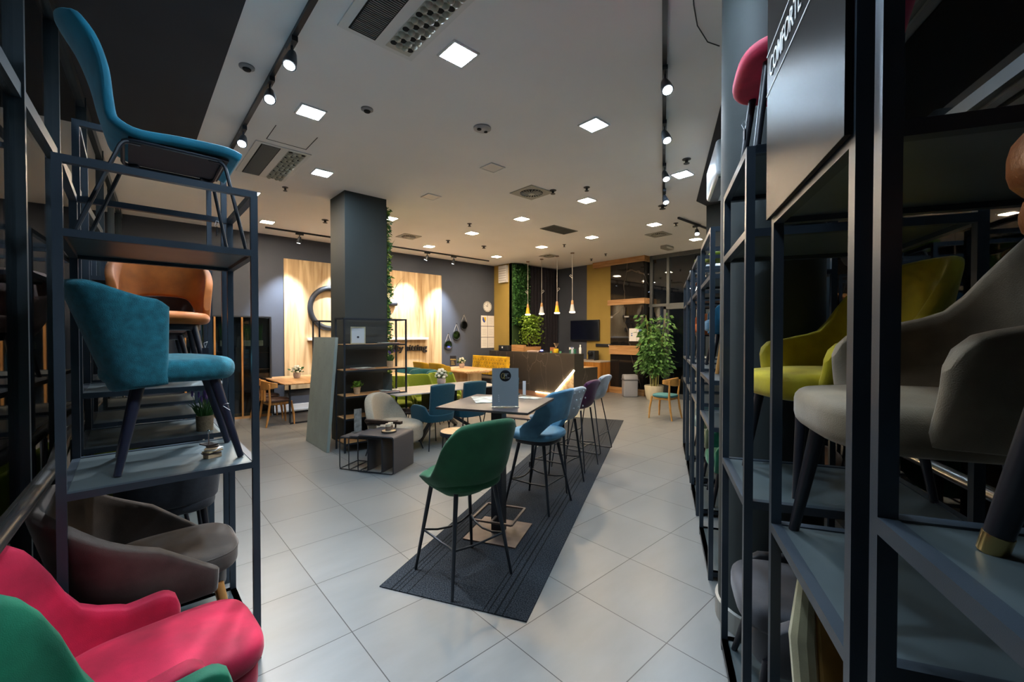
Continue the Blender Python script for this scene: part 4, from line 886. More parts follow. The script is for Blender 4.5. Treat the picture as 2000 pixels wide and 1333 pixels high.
for x, y, rz, l in ((3.30, 5.37, .05, 'petrol blue armchair nearest the beige lounge chair'), (3.88, 5.36, -.02, 'petrol blue armchair in the middle of the near table side'), (4.62, 5.42, 0, 'petrol blue armchair partly hidden by the grey menu stand')): dining_arm(l, (x, y, 0), rz, PETR, 'petrol')
for x, y, rz, l in ((3.43, 6.76, pi, 'lime green chair beside the column shelf unit'), (3.97, 6.80, pi+.1, 'lime green chair in the middle of the far table side'), (4.55, 6.92, pi, 'lime green chair behind the white flowers')): dining_arm(l, (x, y, 0), rz, LIME, 'lime')
def roses(label, p, s=1, n=16):
    t = thing('flower_pot', label, 'flowers', p); obj('pot', lathe([(.035*s, 0), (.05*s, .03*s), (.05*s, .07*s), (.042*s, .08*s), (.036*s, .07*s), (0, .07*s)], seg=20), mat('stone_pot', (.40, .32, .29), .8), t)
    obj('foliage', MB().add(leaves([((random.gauss(0, .03)*s, random.gauss(0, .03)*s, random.uniform(.08, .15)*s), (random.gauss(0, 1), random.gauss(0, 1), .3)) for _ in range(80)], .05*s)), LEAFD, t)
    for i in range(n):
        a = i*2.4; q = .062*s*sqrt((i+.5)/n); c = (q*cos(a), q*sin(a), (.175-.09*(i/n))*s); r = .021*s
        obj('bloom', MB().add(lathe([(r*.3, -r*.8), (r, -r*.2), (r*1.05, r*.3), (r*.7, r*.8), (r*.45, r*.5), (r*.3, r*.8), (0, r*.7)], c, 10)), mat('rose_white', (.62, .60, .50), .8), t)
    return t
p = G(862, 752, .76); roses('white flowers on the long pale dining table', (p.x, p.y, .761), 1.5)
p = G(738+7, 770, .76); menu_stand('dark menu card standing on the left end of the pale table', (p.x+.12, p.y+.05, .761), R(-75), .20, .29, mat('card_green', (.10, .12, .11), .4))
# oak pedestal table and bench
t = thing('pedestal_table', 'pale oak table on a wooden pedestal in front of the yellow bench', 'table', (6.45, 8.98, 0)); obj('table_top', MB().add(rbox((0, 0, .745), (1.05, 1.5, .035), .004, 1)), LTOP, t); obj('pedestal', MB().add(box(-.22, .22, -.45, .45, .03, .70)), PALE, t, ang=None); obj('base', MB().add(box(-.32, .32, -.55, .55, 0, .03)), PALE, t, ang=None); obj('apron', MB().add(box(-.36, .36, -.6, .6, .68, .725)), LTOP, t, ang=None)
p = G(902, 719, .76); roses('white flowers on the pale oak pedestal table', (p.x, p.y, .764), 1.45, 9)
def mcard(s, w_, h_):
    obj('card_text', face(text_mesh('menu', .07, .0004), -.075, h_*.6, -.002), GP, s)
    for i in range(4): obj('card_line', MB().add(box(-.05, .05-.01*i, -.0012, -.0004, .05+i*.03, .056+i*.03)), GP, s, ang=None)
p = G(876, 715, .76); menu_stand('black menu card on the pale oak table in front of the slate wall', (p.x-.05, p.y-.3, .764), rz_cam(p), .17, .29, KP, mcard)
YB2 = velvet('bench_yellow', 'd0a000')
t = thing('bench', 'yellow buttoned bench against the marble counter', 'bench', (7.48, 9.16, 0), 0)
def S_(u, v_):
    y = (u-.5)*1.55; z = .52+.53*v_
    dim = 0
    for r_ in range(5):
        zz = .58+r_*.09
        if abs(z-zz) < .045:
            k = (y/.115+(r_ % 2)*.5); k = abs(k-round(k))*.115; dim += .018*max(0, 1-sqrt(k*k+(z-zz)**2)/.045)
    return (-.04*(1-v_)+dim, y, z)
obj('backrest', MB().add(sheet(S_, .13, 90, 36)), YB2, t, ang=60)
for r_ in range(5):
    for i in range(-6, 7):
        y = (i-(r_ % 2)*.5)*.115
        if abs(y) < .72: obj('button', MB().add(lathe([(0, .012), (.012, .006), (.013, -.006)], seg=8)).xf(Matrix.Translation((-.062-.04*(1-(.06+r_*.09)/.53), y, .58+r_*.09)) @ Matrix.Rotation(-pi/2, 4, 'Y')), mat('button_brown', (.16, .09, .01), .6), t)
obj('seat', MB().add(rbox((-.34, 0, .44), (.56, 1.55, .13), .035)), mat('bench_seat', (.035, .042, .05), .5), t); obj('plinth', MB().add(box(-.55, .04, -.74, .74, .0, .375)), BLACK, t, ang=None)
for x, y, l in ((5.62, 9.35, 'gold yellow chair at the far left of the oak table'), (5.66, 8.66, 'gold yellow chair at the near left of the oak table')): dining_arm(l, (x, y, 0), -pi/2, GOLD, 'gold')
t = thing('dining_table', 'light wooden table beside the two teal channel-back chairs', 'table', (4.05, 8.75, 0)); obj('table_top', MB().add(rbox((0, 0, .745), (1.2, .85, .03), .006, 1)), LTOP, t); legs(t, [((sx*.5, y, .73), (sx*.52, y, 0)) for sx in (-1, 1) for y in (.34, -.34)], OAK, .028, .018)
for x, y, l in ((4.86, 9.18, 'teal channel-back chair at the far side of the light wooden table'), (4.88, 8.52, 'teal channel-back chair at the near side of the light wooden table')): dining_arm(l, (x, y, 0), pi/2+.1, DTEAL, 'teal')
# oak dining set on the left
t = thing('dining_table', 'oak topped table on a black frame at the far left', 'table', (2.62, 9.05, 0)); obj('table_top', MB().add(rbox((0, 0, .75), (1.15, 1.65, .022), .004, 1)), wood('oak_top_y', 'c49a6c', '9a7148', 'y', 3, .4), t)
for y in (-.6, .6): obj('leg_loop', MB().add(bar((-.44, y, 0.015), (.44, y, .015), .03, .03)).add(bar((-.44, y, .03), (-.44, y, .735), .03, .03)).add(bar((.44, y, .03), (.44, y, .735), .03, .03)).add(bar((-.425, y, .62), (.425, y, .62), .03, .03)), BLACK, t, ang=None)
obj('rail', MB().add(box(-.02, .02, -.585, .585, .69, .735)), BLACK, t, ang=None)
p = G(580, 739, .76); roses('white flowers in a pale pot on the far left oak table', (p.x, p.y, .762), 1.35)
def oak_chair(label, loc, rz, m=OAK, seatm=LEATHB, slot=True):
    t = thing('wooden_chair', label, 'chair', loc, rz)
    for sx in (-1, 1):
        obj('leg', MB().add(tube([(sx*.17, .19, .43), (sx*.20, .22, .2), (sx*.21, .23, 0)], [.02, .02, .013], 10)), m, t)
        obj('leg', MB().add(tube([(sx*.215, -.19, .76), (sx*.19, -.17, .45), (sx*.20, -.20, .2), (sx*.21, -.24, 0)], [.014, .02, .02, .013], 10)), m, t)
    def S_(u, v_):
        a = (2*u-1)*R(72); h = .06+.08*cos((2*u-1)*pi/2); return (.25*sin(a), -.25*cos(a)+.02, .71+(v_-.5)*h*1.2+.02)
    obj('back_rail', MB().add(sheet(S_, .026, 20, 6)), m, t)
    if slot: obj('back_slat', MB().add(box(-.09, -.05, -.235, -.20, .45, .70)).add(box(.05, .09, -.235, -.20, .45, .70)), m, t, ang=None)
    obj('seat', MB().add(cushion(.22, .21, .425, .475, 3.2, .02, .012)), seatm, t); obj('apron', MB().add(cushion(.19, .18, .38, .43, 5, .008, 0)), m, t); return t
oak_chair('oak chair with brown seat at the near left corner of the table', (2.0, 8.62, 0), -pi/2+.1); oak_chair('oak chair with brown seat, the farther of the two at the left table', (2.0, 9.36, 0), -pi/2)
oak_chair('oak chair at the far right side of the left table, behind the board', (3.12, 9.45, 0), pi/2, mat('red_oak', (.22, .09, .04), .5))
# the lone chair under the bamboo
oak_chair('honey coloured wooden chair with a teal seat standing alone under the bamboo', (7.80, 4.15, 0), R(2), mat('honey_wood', (.50, .25, .06), .45, var=.2, vscale=12), mat('seat_teal', (.04, .16, .18), .8), False)

# ------------------------------------------------------------------ back wall things
t = thing('wall_panel', 'large pale wooden wall panel lit by the track spotlights', 'wall panel', (0, 0, 0))
xs = [2.5+i*(6.47-2.5)/7 for i in range(8)]
for i in range(7): obj('board', MB().add(box(xs[i]+.0008, xs[i+1]-.0008, YB-.03, YB-.001, .44, 3.28)), PALE, t, ang=None)
YP = YB-.03
t = tag(obj('ring_sign', MB().add(rot_vf(tube([(.44*cos(a), .46*sin(a), 0) for a in [2*pi*i/64 for i in range(64)]], .058, 14, True), Matrix(((1, 0, 0), (0, 0, -1), (0, 1, 0))))), mat('sign_slate', (.010, .014, .022), .55), loc=(3.45, YP-.06, 2.24)), 'large dark ring on the wooden wall panel, half hidden by the column', 'wall sign')
t = thing('letter_sign', 'dark joined wall letters with a top bar just right of the column', 'wall sign', (4.0, YP, 0)); SG = MATS['sign_slate']
obj('letters', MB().add(rot_vf(text_mesh('rt', .95, .05, .02), UPX)).xf(Matrix.Translation((.22, -.06, 1.80))), SG, t, ang=None); obj('top_bar', MB().add(rbox((.64, -.06, 2.42), (.94, .10, .10), .04)), SG, t)
tag(obj('wall_ledge', MB().add(rbox((4.467, YP-.065, 1.535), (3.02, .125, .06), .006, 1)), WHITE), 'white wall ledge above the lettering on the wooden panel', 'shelf')
tx = text_mesh('quality sitting', .225, .018, .006, 1.14, 'RIGHT')
tag(obj('wall_lettering', MB().add(rot_vf(tx, UPX)).xf(Matrix.Translation((5.975, YP-.035, 1.22))), KP, ang=None), 'black raised lettering under the white wall ledge', 'lettering')
MIR = mat('mirror_face', (.35, .38, .36), .06, 1)
for (cx, cy, hx_, hy, l) in ((875.5, 674.5, 875, 652, 'lowest and leftmost'), (891.5, 655.5, 891, 633, 'middle'), (906.3, 635.5, 905, 615, 'highest and rightmost')):
    c = WY(cx, cy, YB-.02); k = WY(hx_, hy, YB-.02); t = thing('round_mirror', l+' of the three round mirrors hung on straps', 'mirror', c, 0, 'round mirrors on the slate wall')
    obj('frame', MB().add(rot_vf(tube([(.125*cos(a), .125*sin(a), 0) for a in [2*pi*i/32 for i in range(32)]], .014, 8, True), UPX)), BLACK, t); obj('glass', MB().add(cyl((0, -.004, 0), (0, .004, 0), .122, seg=32)), MIR, t)
    z = k.z-c.z; obj('strap', MB().add(bar((-.10, 0, .08), (0, 0, z), .006, .012)).add(bar((.10, 0, .08), (0, 0, z), .006, .012)), mat('strap_grey', (.3, .3, .3), .6), t, ang=None); obj('hook', MB().add(cyl((0, .015, z), (0, -.02, z), .012)), CHROME, t)
c = WY(952, 599.5, YB-.02); t = thing('wall_clock', 'round white wall clock in the corner above the paper sheets', 'clock', c)
obj('rim', MB().add(rot_vf(tube([(.15*cos(a), .15*sin(a), 0) for a in [2*pi*i/40 for i in range(40)]], .016, 8, True), UPX)), mat('clock_rim', (.45, .45, .45), .3), t); f = obj('dial', MB().add(cyl((0, -.004, 0), (0, .014, 0), .148, seg=40)), WHITE, t)
for i in range(12): a = R(30*i); obj('hour_mark', MB().add(bar((.115*sin(a), -.006, .115*cos(a)), (.135*sin(a), -.006, .135*cos(a)), .004, .008)), KP, f, ang=None)
obj('hour_hand', MB().add(bar((0, -.008, 0), (-.075*sin(R(65)), -.008, .075*cos(R(65))), .004, .010)), KP, t, ang=None); obj('minute_hand', MB().add(bar((0, -.011, 0), (.01, -.011, .11), .004, .008)), KP, t, ang=None)
pa = WY(939, 616, YB); pb = WY(965, 680, YB); WW = (pb.x-pa.x)/2; HH = (pa.z-pb.z)/3
for r_ in range(3):
    for c_ in range(2):
        l = ['top', 'middle', 'bottom'][r_]+' '+['left', 'right'][c_]+' paper sheet under the wall clock'+(', with a blue and yellow shield' if r_ == c_ == 0 else '')
        x0 = pa.x+c_*WW; z1 = pa.z-r_*HH; t = thing('paper_sheet', l, 'notice', (x0, YB-.004, z1), 0, 'paper sheets below the clock'); sh = obj('sheet', MB().add(box(.006, WW-.006, -.002, .0, -HH+.008, -.008)), PAPER, t, ang=None)
        if r_ == c_ == 0:
            cx = WW/2; pts_ = [(-.07, .08), (.07, .08), (.07, 0), (.045, -.05), (0, -.085), (-.045, -.05), (-.07, 0)]; z0 = -HH*.42
            def flat(P, m, y): v = [(cx+x, y, z0+z) for x, z in P]; n = len(v); return obj('emblem', (v+[(a, b+.0006, c) for a, b, c in v], [tuple(range(n)), tuple(reversed(range(n, 2*n)))]+[(i, i+n, (i+1) % n+n, (i+1) % n) for i in range(n)]), m, sh, ang=None)
            flat(pts_, mat('ink_blue', (.01, .04, .25), .6), -.003); flat([(-.03, .08), (.07, .08), (.07, 0), (.045, -.05)], mat('ink_yellow', (.75, .5, .02), .6), -.0037)
            for i in range(5): flat([(-.06+i*.021, .062-i*.028), (-.045+i*.021, .062-i*.028), (-.05+i*.021, .045-i*.028)], WP, -.0042)
        else:
            for i in range(4): obj('print_line', MB().add(box(.05, WW-.05-.02*(i % 2), -.0028, -.002, -HH*.3-i*.05, -HH*.3-i*.05+.008)), mat('ink_grey', (.45, .45, .45), .7), sh, ang=None)
t = thing('vent_box', 'white louvred vent box high on the ochre wall return', 'vent', (XC-.002, 9.62, 3.2)); obj('body', MB().add(box(-.08, 0, -.18, .18, 0, .5)), WHITE, t, ang=None)
for i in range(6): obj('louvre', MB().add(box(-.086, -.08, -.16, .16, .05+i*.07, .07+i*.07)), mat('louvre_grey', (.4, .4, .4), .5), t, ang=None)
# display cabinet, far left
t = thing('display_cabinet', 'dark glass display cabinet with oak uprights on the far left wall', 'cabinet', (.75, 9.62, 0)); W_, D_, H_ = 1.40, .40, 2.0
obj('back', MB().add(box(0, W_, D_-.02, D_, .02, H_)), DKWALL, t, ang=None); obj('top', MB().add(box(0, W_, 0, D_, H_-.025, H_)), BLACK, t, ang=None); obj('base', MB().add(box(0, W_, 0, D_, 0, .05)), OAKX, t, ang=None)
for x in (0, .44, .88, W_-.03): obj('upright', MB().add(box(x, x+.03, -.012, .03, .05, H_-.025)), OAK if x < 1.3 else BLACK, t, ang=None)
for z in (.5, .95, 1.4): obj('shelf', MB().add(box(.03, W_-.03, .035, D_-.02, z, z+.012)), mat('smoked_shelf', (.03, .04, .05), .1), t, ang=None)
obj('door', MB().add(box(.03, W_-.03, .0, .006, .05, H_-.03)), CABGLASS, t, ang=None); obj('side_glass', MB().add(box(W_-.006, W_, .03, D_-.02, .05, H_-.03)), CABGLASS, t, ang=None)
for i, x in enumerate((.22, .62, 1.02, 1.22)):
    tt = thing('grass_pot', ['leftmost', 'second', 'third', 'rightmost'][i]+' grass tuft in a cream square pot inside the display cabinet', 'potted plant', (.75+x, 9.80, 1.413), 0, 'grass pots in the cabinet'); obj('pot', MB().add(rbox((0, 0, .055), (.12, .12, .11), .008, 1)), CRM, tt); obj('grass', MB().add(blades((0, 0, .11), 120, .34, .05, .004, .15)), LEAFD, tt)

# ------------------------------------------------------------------ rear corner: greenery, curtain, counter
pts = [((random.uniform(8.37, 9.0), YR-.03-random.random()**2*.10, random.uniform(1.95, 3.72)), (0, -1, random.uniform(-.9, .5))) for _ in range(4200)]
gw = green_wall('dense green living wall panel behind the pendant lamps', pts, .085, [LEAF, LEAFD]); obj('backing', MB().add(box(8.40, 9.0, YR-.03, YR-.001, 1.2, 3.74)), MATS['moss'], gw, ang=None)
t = thing('potted_bush', 'bright green leafy plant with dark stems in a wooden box behind the counter', 'potted plant', (8.82, 8.98, 0)); obj('planter', MB().add(box(-.32, .32, -.16, .16, 0, 1.29)), OAKX, t, ang=None)
for i in range(5): obj('stem', MB().add(tube([(-.15+.07*i, -.1, 1.25), (-.17+.08*i, -.13, 1.45), (-.2+.1*i, -.05, 1.75)], .016, 6)), mat('bark_dark', (.03, .015, .01), .9), t)
obj('foliage', MB().add(leaves([((random.gauss(0, .16), max(-.25, min(.2, random.gauss(-.02, .09))), 1.35+random.random()**.8*.85), (random.gauss(0, 1), -1, random.uniform(-.6, 1))) for _ in range(1700)], .085)), LEAFY, t)
def S_(u, v_):
    x = 9.06+u*1.24; return (x, YR-.10+.035*sin(u*2*pi*9+.6*sin(u*9)), .02+3.70*v_)
tag(obj('curtain', MB().add(sheet(S_, .008, 150, 3)), mat('curtain_cloth', (.020, .018, .026), .95, var=.2, vscale=20)), 'dark floor-length curtain in the rear corner behind the pendant lamps', 'curtain')
ct = thing('reception_counter', 'dark veined marble reception counter with a glowing diagonal strip', 'counter', (0, 0, 0))
obj('front', MB().add(box(8.0, 8.36, 6.60, 9.85, .14, 1.17)), MARBLE, ct, ang=None); obj('plinth', MB().add(box(8.005, 8.36, 6.61, 9.85, 0, .139)), mat('brown_plinth', (.17, .09, .06), .5), ct, ang=None)
obj('side_return', MB().add(box(8.3605, 8.92, 6.60, 6.66, 0, .81)), MARBLE, ct, ang=None); obj('work_top', MB().add(box(8.361, 8.92, 6.661, 8.75, .77, .81)), LTOP, ct, ang=None)
o = obj('wood_inlay', prism([(6.62, .145), (7.24, .145), (6.62, .76)], 0, .004), PALE, ct, ang=None); o.matrix_local = Matrix(((0, 0, -1, 7.9995), (1, 0, 0, 0), (0, 1, 0, 0), (0, 0, 0, 1)))
LED = emit('led_strip_glow', (1, .72, .38), 55)
obj('led_strip', MB().add(bar((7.990, 6.60, .775), (7.990, 7.245, .142), .014, .03)), LED, ct, ang=None); obj('led_foot', MB().add(bar((7.985, 7.245, .13), (7.985, 7.9, .13), .012, .012)), LED, ct, ang=None)
# things on the counter
def small(name, label, cat, p, parts):
    t = thing(name, label, cat, p)
    for n_, vf, m in parts: obj(n_, MB().add(vf) if isinstance(vf, tuple) else vf, m, t)
    return t
T = 1.171
def cy(px): return WX(px, 690, 8.18).y
small('receipt_printer', 'black printer box at the left end of the counter', 'printer', (8.18, cy(988), T), [('body', rbox((0, 0, .08), (.22, .42, .16), .015), BLACK), ('badge', MB().add(cbox((-.112, .03, .1), (.004, .05, .05))), WP)])
small('wooden_box', 'light wooden box on the counter in front of the bush', 'box', (8.24, cy(1010), T), [('panel', MB().add(cbox((0, 0, .09), (.10, .5, .18))), OAKY)])
small('paper_tray', 'pink paper tray in the middle of the counter', 'tray', (8.18, cy(1045), T), [('tray', rbox((0, 0, .02), (.22, .42, .04), .01), mat('tray_pink', (.45, .33, .28), .6))])
small('card_terminal', 'small device with a glowing blue light on the counter', 'device', (8.18, cy(1058), T), [('body', rbox((0, 0, .018), (.12, .26, .036), .012), BLACK), ('glow', cyl((0, 0, .036), (0, 0, .06), .035), emit('blue_glow', (.15, .2, 1), 4))])
small('wooden_block', 'upright brown wooden block on the counter', 'block', (8.18, cy(1080), T), [('block', MB().add(cbox((0, 0, .07), (.05, .16, .14))), mat('block_red', (.28, .11, .04), .5))])
t = thing('reed_diffuser', 'yellow reed diffuser bottle on the counter', 'reed diffuser', (8.12, cy(1089), T)); obj('bottle', MB().add(rbox((0, 0, .055), (.09, .10, .11), .012)), mat('diffuser_yellow', (.6, .42, .02), .3), t); obj('neck', lathe([(.016, .11), (.016, .135)], seg=12), CHROME, t)
for i in range(6): obj('reed', MB().add(cyl((0, 0, .12), (.02*cos(i), -.075+.03*i, .25), .0025, seg=6)), mat('reed_tan', (.5, .35, .2), .8), t)
for i, px in enumerate((1082, 1100)): small('candle_tin', ['green candle tin left of the reed diffuser', 'green candle tin right of the reed diffuser'][i], 'candle', (8.07, cy(px), T), [('tin', lathe([(.028, 0), (.028, .05), (.024, .05), (0, .045)], seg=16), mat('tin_green', (.10, .28, .16), .4))])
small('product_box', 'green and white box near the right end of the counter', 'box', (8.22, cy(1117), T), [('lower', MB().add(cbox((0, 0, .055), (.06, .16, .11))), mat('box_green', (.03, .16, .10), .5)), ('upper', MB().add(cbox((0, .05, .12), (.06, .10, .06))), PAPER)])
small('spray_bottle', 'clear blue-topped spray bottle on the counter', 'bottle', (8.10, cy(1122), T), [('bottle', lathe([(.03, 0), (.032, .02), (.032, .08), (.012, .12), (.012, .13)], seg=16), mat('bottle_pale', (.42, .48, .55), .2)), ('trigger', MB().add(cbox((0, .015, .145), (.02, .06, .025))), mat('trigger_blue', (.2, .25, .5), .4))])
small('pump_bottle', 'tall white bottle at the right end of the counter', 'bottle', (8.20, cy(1131)-.02, T), [('bottle', lathe([(.028, 0), (.03, .02), (.03, .14), (.013, .17), (.013, .19), (.02, .2), (.012, .22)], seg=16), WHITE)])
# pendants
YC = mat('shade_yellow', (.62, .42, .02), .5); WC = mat('shade_grey', (.42, .44, .46), .5); GLOWP = emit('pendant_glow', (1, .8, .55), 5)
for i, (x, y) in enumerate(((8.567, 8.793), (8.565, 8.24), (8.54, 7.646), (8.514, 7.097))):
    t = thing('pendant_lamp', ['leftmost pendant lamp, yellow cone shade', 'second pendant lamp from the left, pale grey cone shade', 'third pendant lamp from the left, yellow cone shade', 'rightmost pendant lamp, pale grey cone shade'][i], 'pendant lamp', (x, y, H), 0, 'pendant lamps over the counter'); zb = -1.55
    obj('canopy', lathe([(.05, -.001), (.05, -.02), (.02, -.03)], seg=20), mat('canopy_tan', (.25, .17, .12), .5), t); obj('cord', MB().add(tube([(0, 0, -.02), (0, 0, -.85), (0, 0, zb+.32)], .006, 6)), mat('cord_cream', (.45, .43, .40), .8), t)
    s = 1 if i in (0, 3) else -1; kz = [-.90, -.93, -.92, -.62][i]; obj('cord_knot', MB().add(tube([(0, 0, kz-.04), (-.02*s, .03*s, kz), (-.03*s, .07*s, kz+.03), (-.01*s, .05*s, kz+.06), (0, 0, kz+.02)], .007, 6)), MATS['cord_cream'], t)
    obj('cap', lathe([(.012, zb+.33), (.026, zb+.32), (.036, zb+.22)], seg=20), OAKY, t); obj('shade', lathe([(.036, zb+.22), (.068, zb+.035)], seg=28), WC if i % 2 else YC, t); obj('diffuser', lathe([(.064, zb+.036), (.074, zb+.03), (.074, zb+.008), (.05, zb), (0, zb-.002)], seg=24), GLOWP, t)
# wall screen, socket bar, coffee corner
t = thing('wall_screen', 'black television screen on the rear right wall', 'television', (XR, 8.095, 1.77)); obj('body', MB().add(rbox((-.06, 0, 0), (.05, 1.09, .63), .01, 2)), BLACK, t); obj('screen', MB().add(cbox((-.087, 0, .01), (.002, 1.05, .58))), mat('screen_dark', (.006, .008, .02), .15), t, ang=None); obj('bracket', MB().add(cbox((-.018, 0, 0), (.034, .3, .3))), BLACK, t, ang=None)
t = thing('wood_cabinet', 'low oak cabinet with a pale top under the ochre wall stripe', 'cabinet', (9.75, 7.11, 0)); obj('carcass', MB().add(box(.01, .575, .0, 1.9, 0, .86)), wood('cab_oak', 'b57a35', '8f5a22', 'z', 3, .45), t, ang=None); obj('top', MB().add(box(-.01, .575, .0, 1.9, .861, .895)), mat('cab_top', (.45, .38, .32), .4), t, ang=None)
for i in range(3): d = obj('door', MB().add(box(-.008, .0095, .01+i*.63, .625+i*.63, .06, .85)), MATS['cab_oak'], t, ang=None); obj('handle', MB().add(cbox((-.016, .58+i*.63-(.0), .70), (.014, .014, .12))), BLACK, d, ang=None)
t = thing('coffee_machine', 'black coffee machine on the oak cabinet', 'coffee machine', (10.05, 7.62, .896)); obj('body', MB().add(rbox((.05, 0, .14), (.22, .24, .28), .02)), BLACK, t); obj('spout', MB().add(rbox((-.10, 0, .21), (.12, .12, .08), .015)), BLACK, t); obj('drip_tray', MB().add(rbox((-.09, 0, .02), (.14, .2, .04), .01)), CHROME, t)
t = thing('socket_bar', 'black socket strip on the ochre wall above the coffee machine', 'socket strip', (XR-.012, 7.42, 1.33)); obj('bar', MB().add(rbox((-.02, 0, 0), (.04, .55, .09), .008, 1)), BLACK, t); obj('switch', MB().add(cbox((-.042, -.2, 0), (.004, .03, .04))), WHITE, t, ang=None)
for i, (a, b, l) in enumerate((((1229, 642), (1243, 667), 'left white notice on the polished marble pier'), ((1243.5, 642), (1258, 667), 'right white notice with a blue symbol on the marble pier'), ((1248, 668), (1257.5, 674.5), 'small red and white sticker on the marble pier'))):
    p = WX(*a, 10.199); q = WX(*b, 10.199); t = thing('notice', l, 'notice', (10.199, q.y, q.z)); w_ = p.y-q.y; h_ = p.z-q.z; s = obj('sheet', MB().add(box(-.003, 0, 0, w_, 0, h_)), PAPER, t, ang=None); BL = mat('print_blue', (.05, .15, .4), .6)
    if i == 0: [obj('print', MB().add(box(-.0036, -.003, w_*.55, w_*.72, a_, b_)), BL, s, ang=None) for a_, b_ in ((h_*.4, h_*.5), (h_*.56, h_*.63))]
    if i == 1: [obj('print', MB().add(box(-.0036, -.003, w_*.3, w_*.7, a_, b_)), BL, s, ang=None) for a_, b_ in ((h_*.45, h_*.62), (h_*.74, h_*.9))]
    if i == 2: obj('print', MB().add(box(-.0036, -.003, w_*.5, w_*.95, h_*.05, h_*.95)), mat('print_red', (.4, .08, .06), .6), s, ang=None)
t = thing('waste_bin', 'light grey swing-lid waste bin in front of the marble pier', 'waste bin', (9.86, 6.25, 0), R(-42)); b = MB()
obj('body', MB().add(rbox((0, 0, .22), (.36, .28, .44), .03)), mat('bin_grey', (.30, .30, .32), .45), t); obj('collar', MB().add(rbox((0, 0, .45), (.385, .30, .03), .012)), mat('bin_dark', (.14, .14, .15), .5), t)
v, f = rbox((0, 0, .52), (.37, .29, .13), .03); v = [(x, y*(1-.35*max(0, z-.47)/.11) , z) for x, y, z in v]; obj('lid', MB().add((v, f)), MATS['bin_grey'], t)
# bamboo
t = thing('bamboo_plant', 'tall leafy bamboo plant in a cream pot by the end window', 'potted plant', (9.86, 5.55, 0)); obj('pot', lathe([(.17, 0), (.21, .12), (.235, .34), (.225, .36), (.20, .34), (0, .33)], seg=32), mat('pot_cream', (.52, .46, .32), .35), t); LF = []
for i in range(11):
    a = i*2.4; q = .10*sqrt(i/11); hx2 = random.gauss(0, .16); hy2 = random.gauss(0, .16); hh = random.uniform(1.5, 2.15); st = [(q*cos(a), q*sin(a), .33), (q*cos(a)+hx2*.3, q*sin(a)+hy2*.3, .33+(hh-.33)*.5), (q*cos(a)+hx2, q*sin(a)+hy2, hh)]
    obj('stem', MB().add(tube(st, [.013, .010, .005], 8)), mat('bamboo_stem', (.36, .32, .10), .5), t)
    for k in range(150):
        s = random.uniform(.25, 1); x, y, z = [st[1][j]*(1-s)*2*s*0+(st[0][j]*(1-s)+st[2][j]*s) for j in range(3)]; b_ = random.uniform(0, 2*pi); q2 = random.random()**.7*.29*(1.15-s*.5); LF.append(((x+q2*cos(b_), y+q2*sin(b_), z+random.gauss(0, .05)), (cos(b_), sin(b_), -.6)))
g = obj('foliage', MB().add(leaves(LF, .13, .5)), mat('bamboo_leaf', (.10, .235, .055), .5, var=.4, vscale=20), t)
# ------------------------------------------------------------------ chairs in the far right racks
def rc(label, s, n, z, m, back=.84, arm=.58, rz=RZ_AISLE, **k): return armchair(label, SN(s, n, z-.004), rz, m, back=back, arm=arm, w=.92, front=.25, **k)
rc('beige velvet chair low in the first rack beyond the round column', .99, .38, .06, velvet('peach', '8a6a55'), back=.80, arm=.55)
rc('emerald velvet chair low in the second rack beyond the column', 2.04, .38, .06, EMG, back=.86, arm=.62)
rc('pale sage chair low in the third rack beyond the column', 2.94, .38, .06, velvet('sage', '6f7a5c'))
rc('pale blue chair low in the farthest right rack', 3.86, .38, .06, velvet('pale_blue', '6d8a90'))
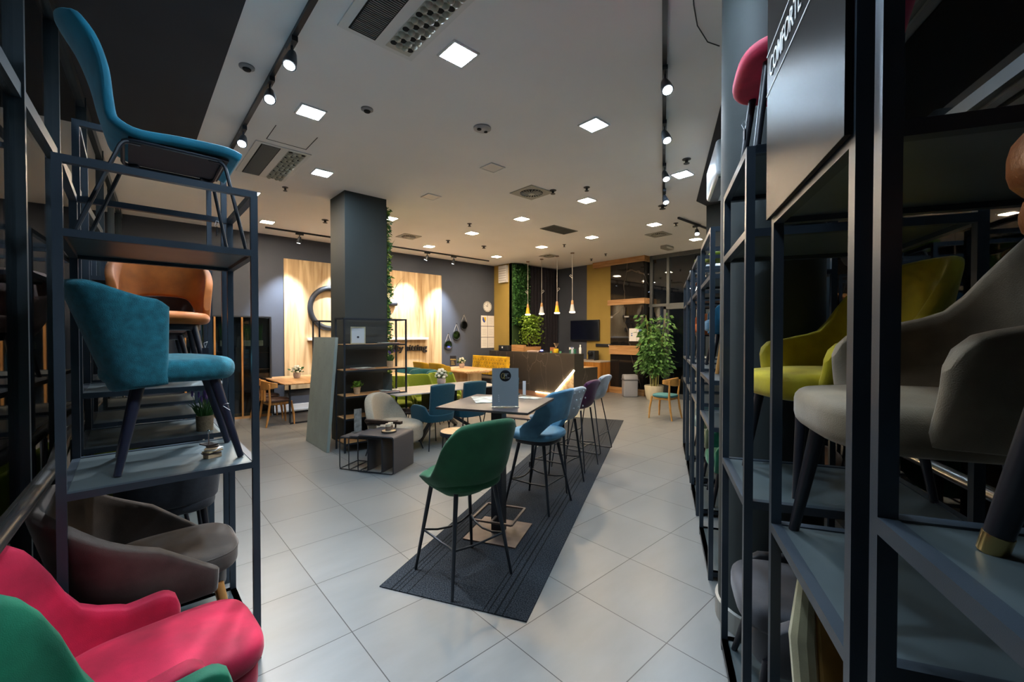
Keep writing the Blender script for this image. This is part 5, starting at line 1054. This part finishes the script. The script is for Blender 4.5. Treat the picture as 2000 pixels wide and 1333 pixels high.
# striped chair with a wooden back shell
t = thing('wooden_shell_chair', 'wooden-backed chair with striped upholstery on the upper rack shelf', 'chair', SN(1.0, .36, 1.326), RZ_AISLE)
m, nt_, b = nt('striped_cloth'); n = nt_.nodes; l = nt_.links; tc = n.new('ShaderNodeTexCoord'); sx = n.new('ShaderNodeSeparateXYZ'); cr = n.new('ShaderNodeValToRGB'); mt = n.new('ShaderNodeMath'); mt.operation = 'FRACT'; ms = n.new('ShaderNodeMath'); ms.operation = 'MULTIPLY'; ms.inputs[1].default_value = 5
l.new(tc.outputs['Object'], sx.inputs[0]); l.new(sx.outputs[2], ms.inputs[0]); l.new(ms.outputs[0], mt.inputs[0]); l.new(mt.outputs[0], cr.inputs[0]); l.new(cr.outputs[0], b.inputs['Base Color']); cr.color_ramp.interpolation = 'CONSTANT'; b.inputs['Roughness'].default_value = .9
cols = [(.5, .02, .04), (.6, .45, .35), (.6, .15, .01), (.02, .02, .02), (.6, .42, .02), (.3, .4, .03), (.02, .2, .12), (.02, .02, .02), (.5, .4, .35)]
e = cr.color_ramp.elements; e[0].color = (*cols[0], 1); e[1].position = .95; e[1].color = (*cols[-1], 1)
for i, c in enumerate(cols[1:-1]): q = e.new((i+1)/9); q.color = (*c, 1)
tub(t, OAK, a=.22, b=.2, yc=-.03, yf=.0, zs=.46, top=((0, .84), (1, .74)), bot=((0, .52), (1, .60)), lean=.06, th=.018, n=3, arc=.9, name='back_shell')
obj('back_pad', MB().add(flat_back(.17, .18, .50, .72, -.17, -.21, .05)), m, t); obj('seat', MB().add(cushion(.22, .22, .42, .50, 3.4, .03, .015)), m, t)
legs(t, [((sx*.17, y, .44), (sx*.22, y*1.35, 0)) for sx in (-1, 1) for y in (.17, -.17)], OAK, .02, .014)
hang = obj('hang_tag', MB().add(cbox((.2, .27, .2), (.05, .003, .05))), PAPER, t, ang=None)
rc('teal blue chair on the upper shelf of the second rack beyond the column', 2.04, .36, 1.33, velvet('teal_blue', '0c5f80'), back=.80)
rc('orange chair on the upper shelf of the farthest right rack', 3.86, .36, 1.33, mat('rust', (.4, .10, .02), .8))
def top_chair(label, s, m):
    t = thing('wire_stool_chair', label, 'chair', SN(s, .36, 2.027), RZ_AISLE+.3); bucket(t, m, .46, .80)
    for sx in (-1, 1): obj('sled_leg', MB().add(tube(bend([(sx*.13, .12, .44), (sx*.21, .24, .012), (sx*.21, -.24, .012), (sx*.13, -.12, .44)], .03), .008)), CHROME, t)
top_chair('lime seated chair with chrome sled legs on top of the third rack beyond the column', 2.94, LIME)
top_chair('grey seated chair with chrome sled legs on top of the farthest right rack', 3.86, LGR)
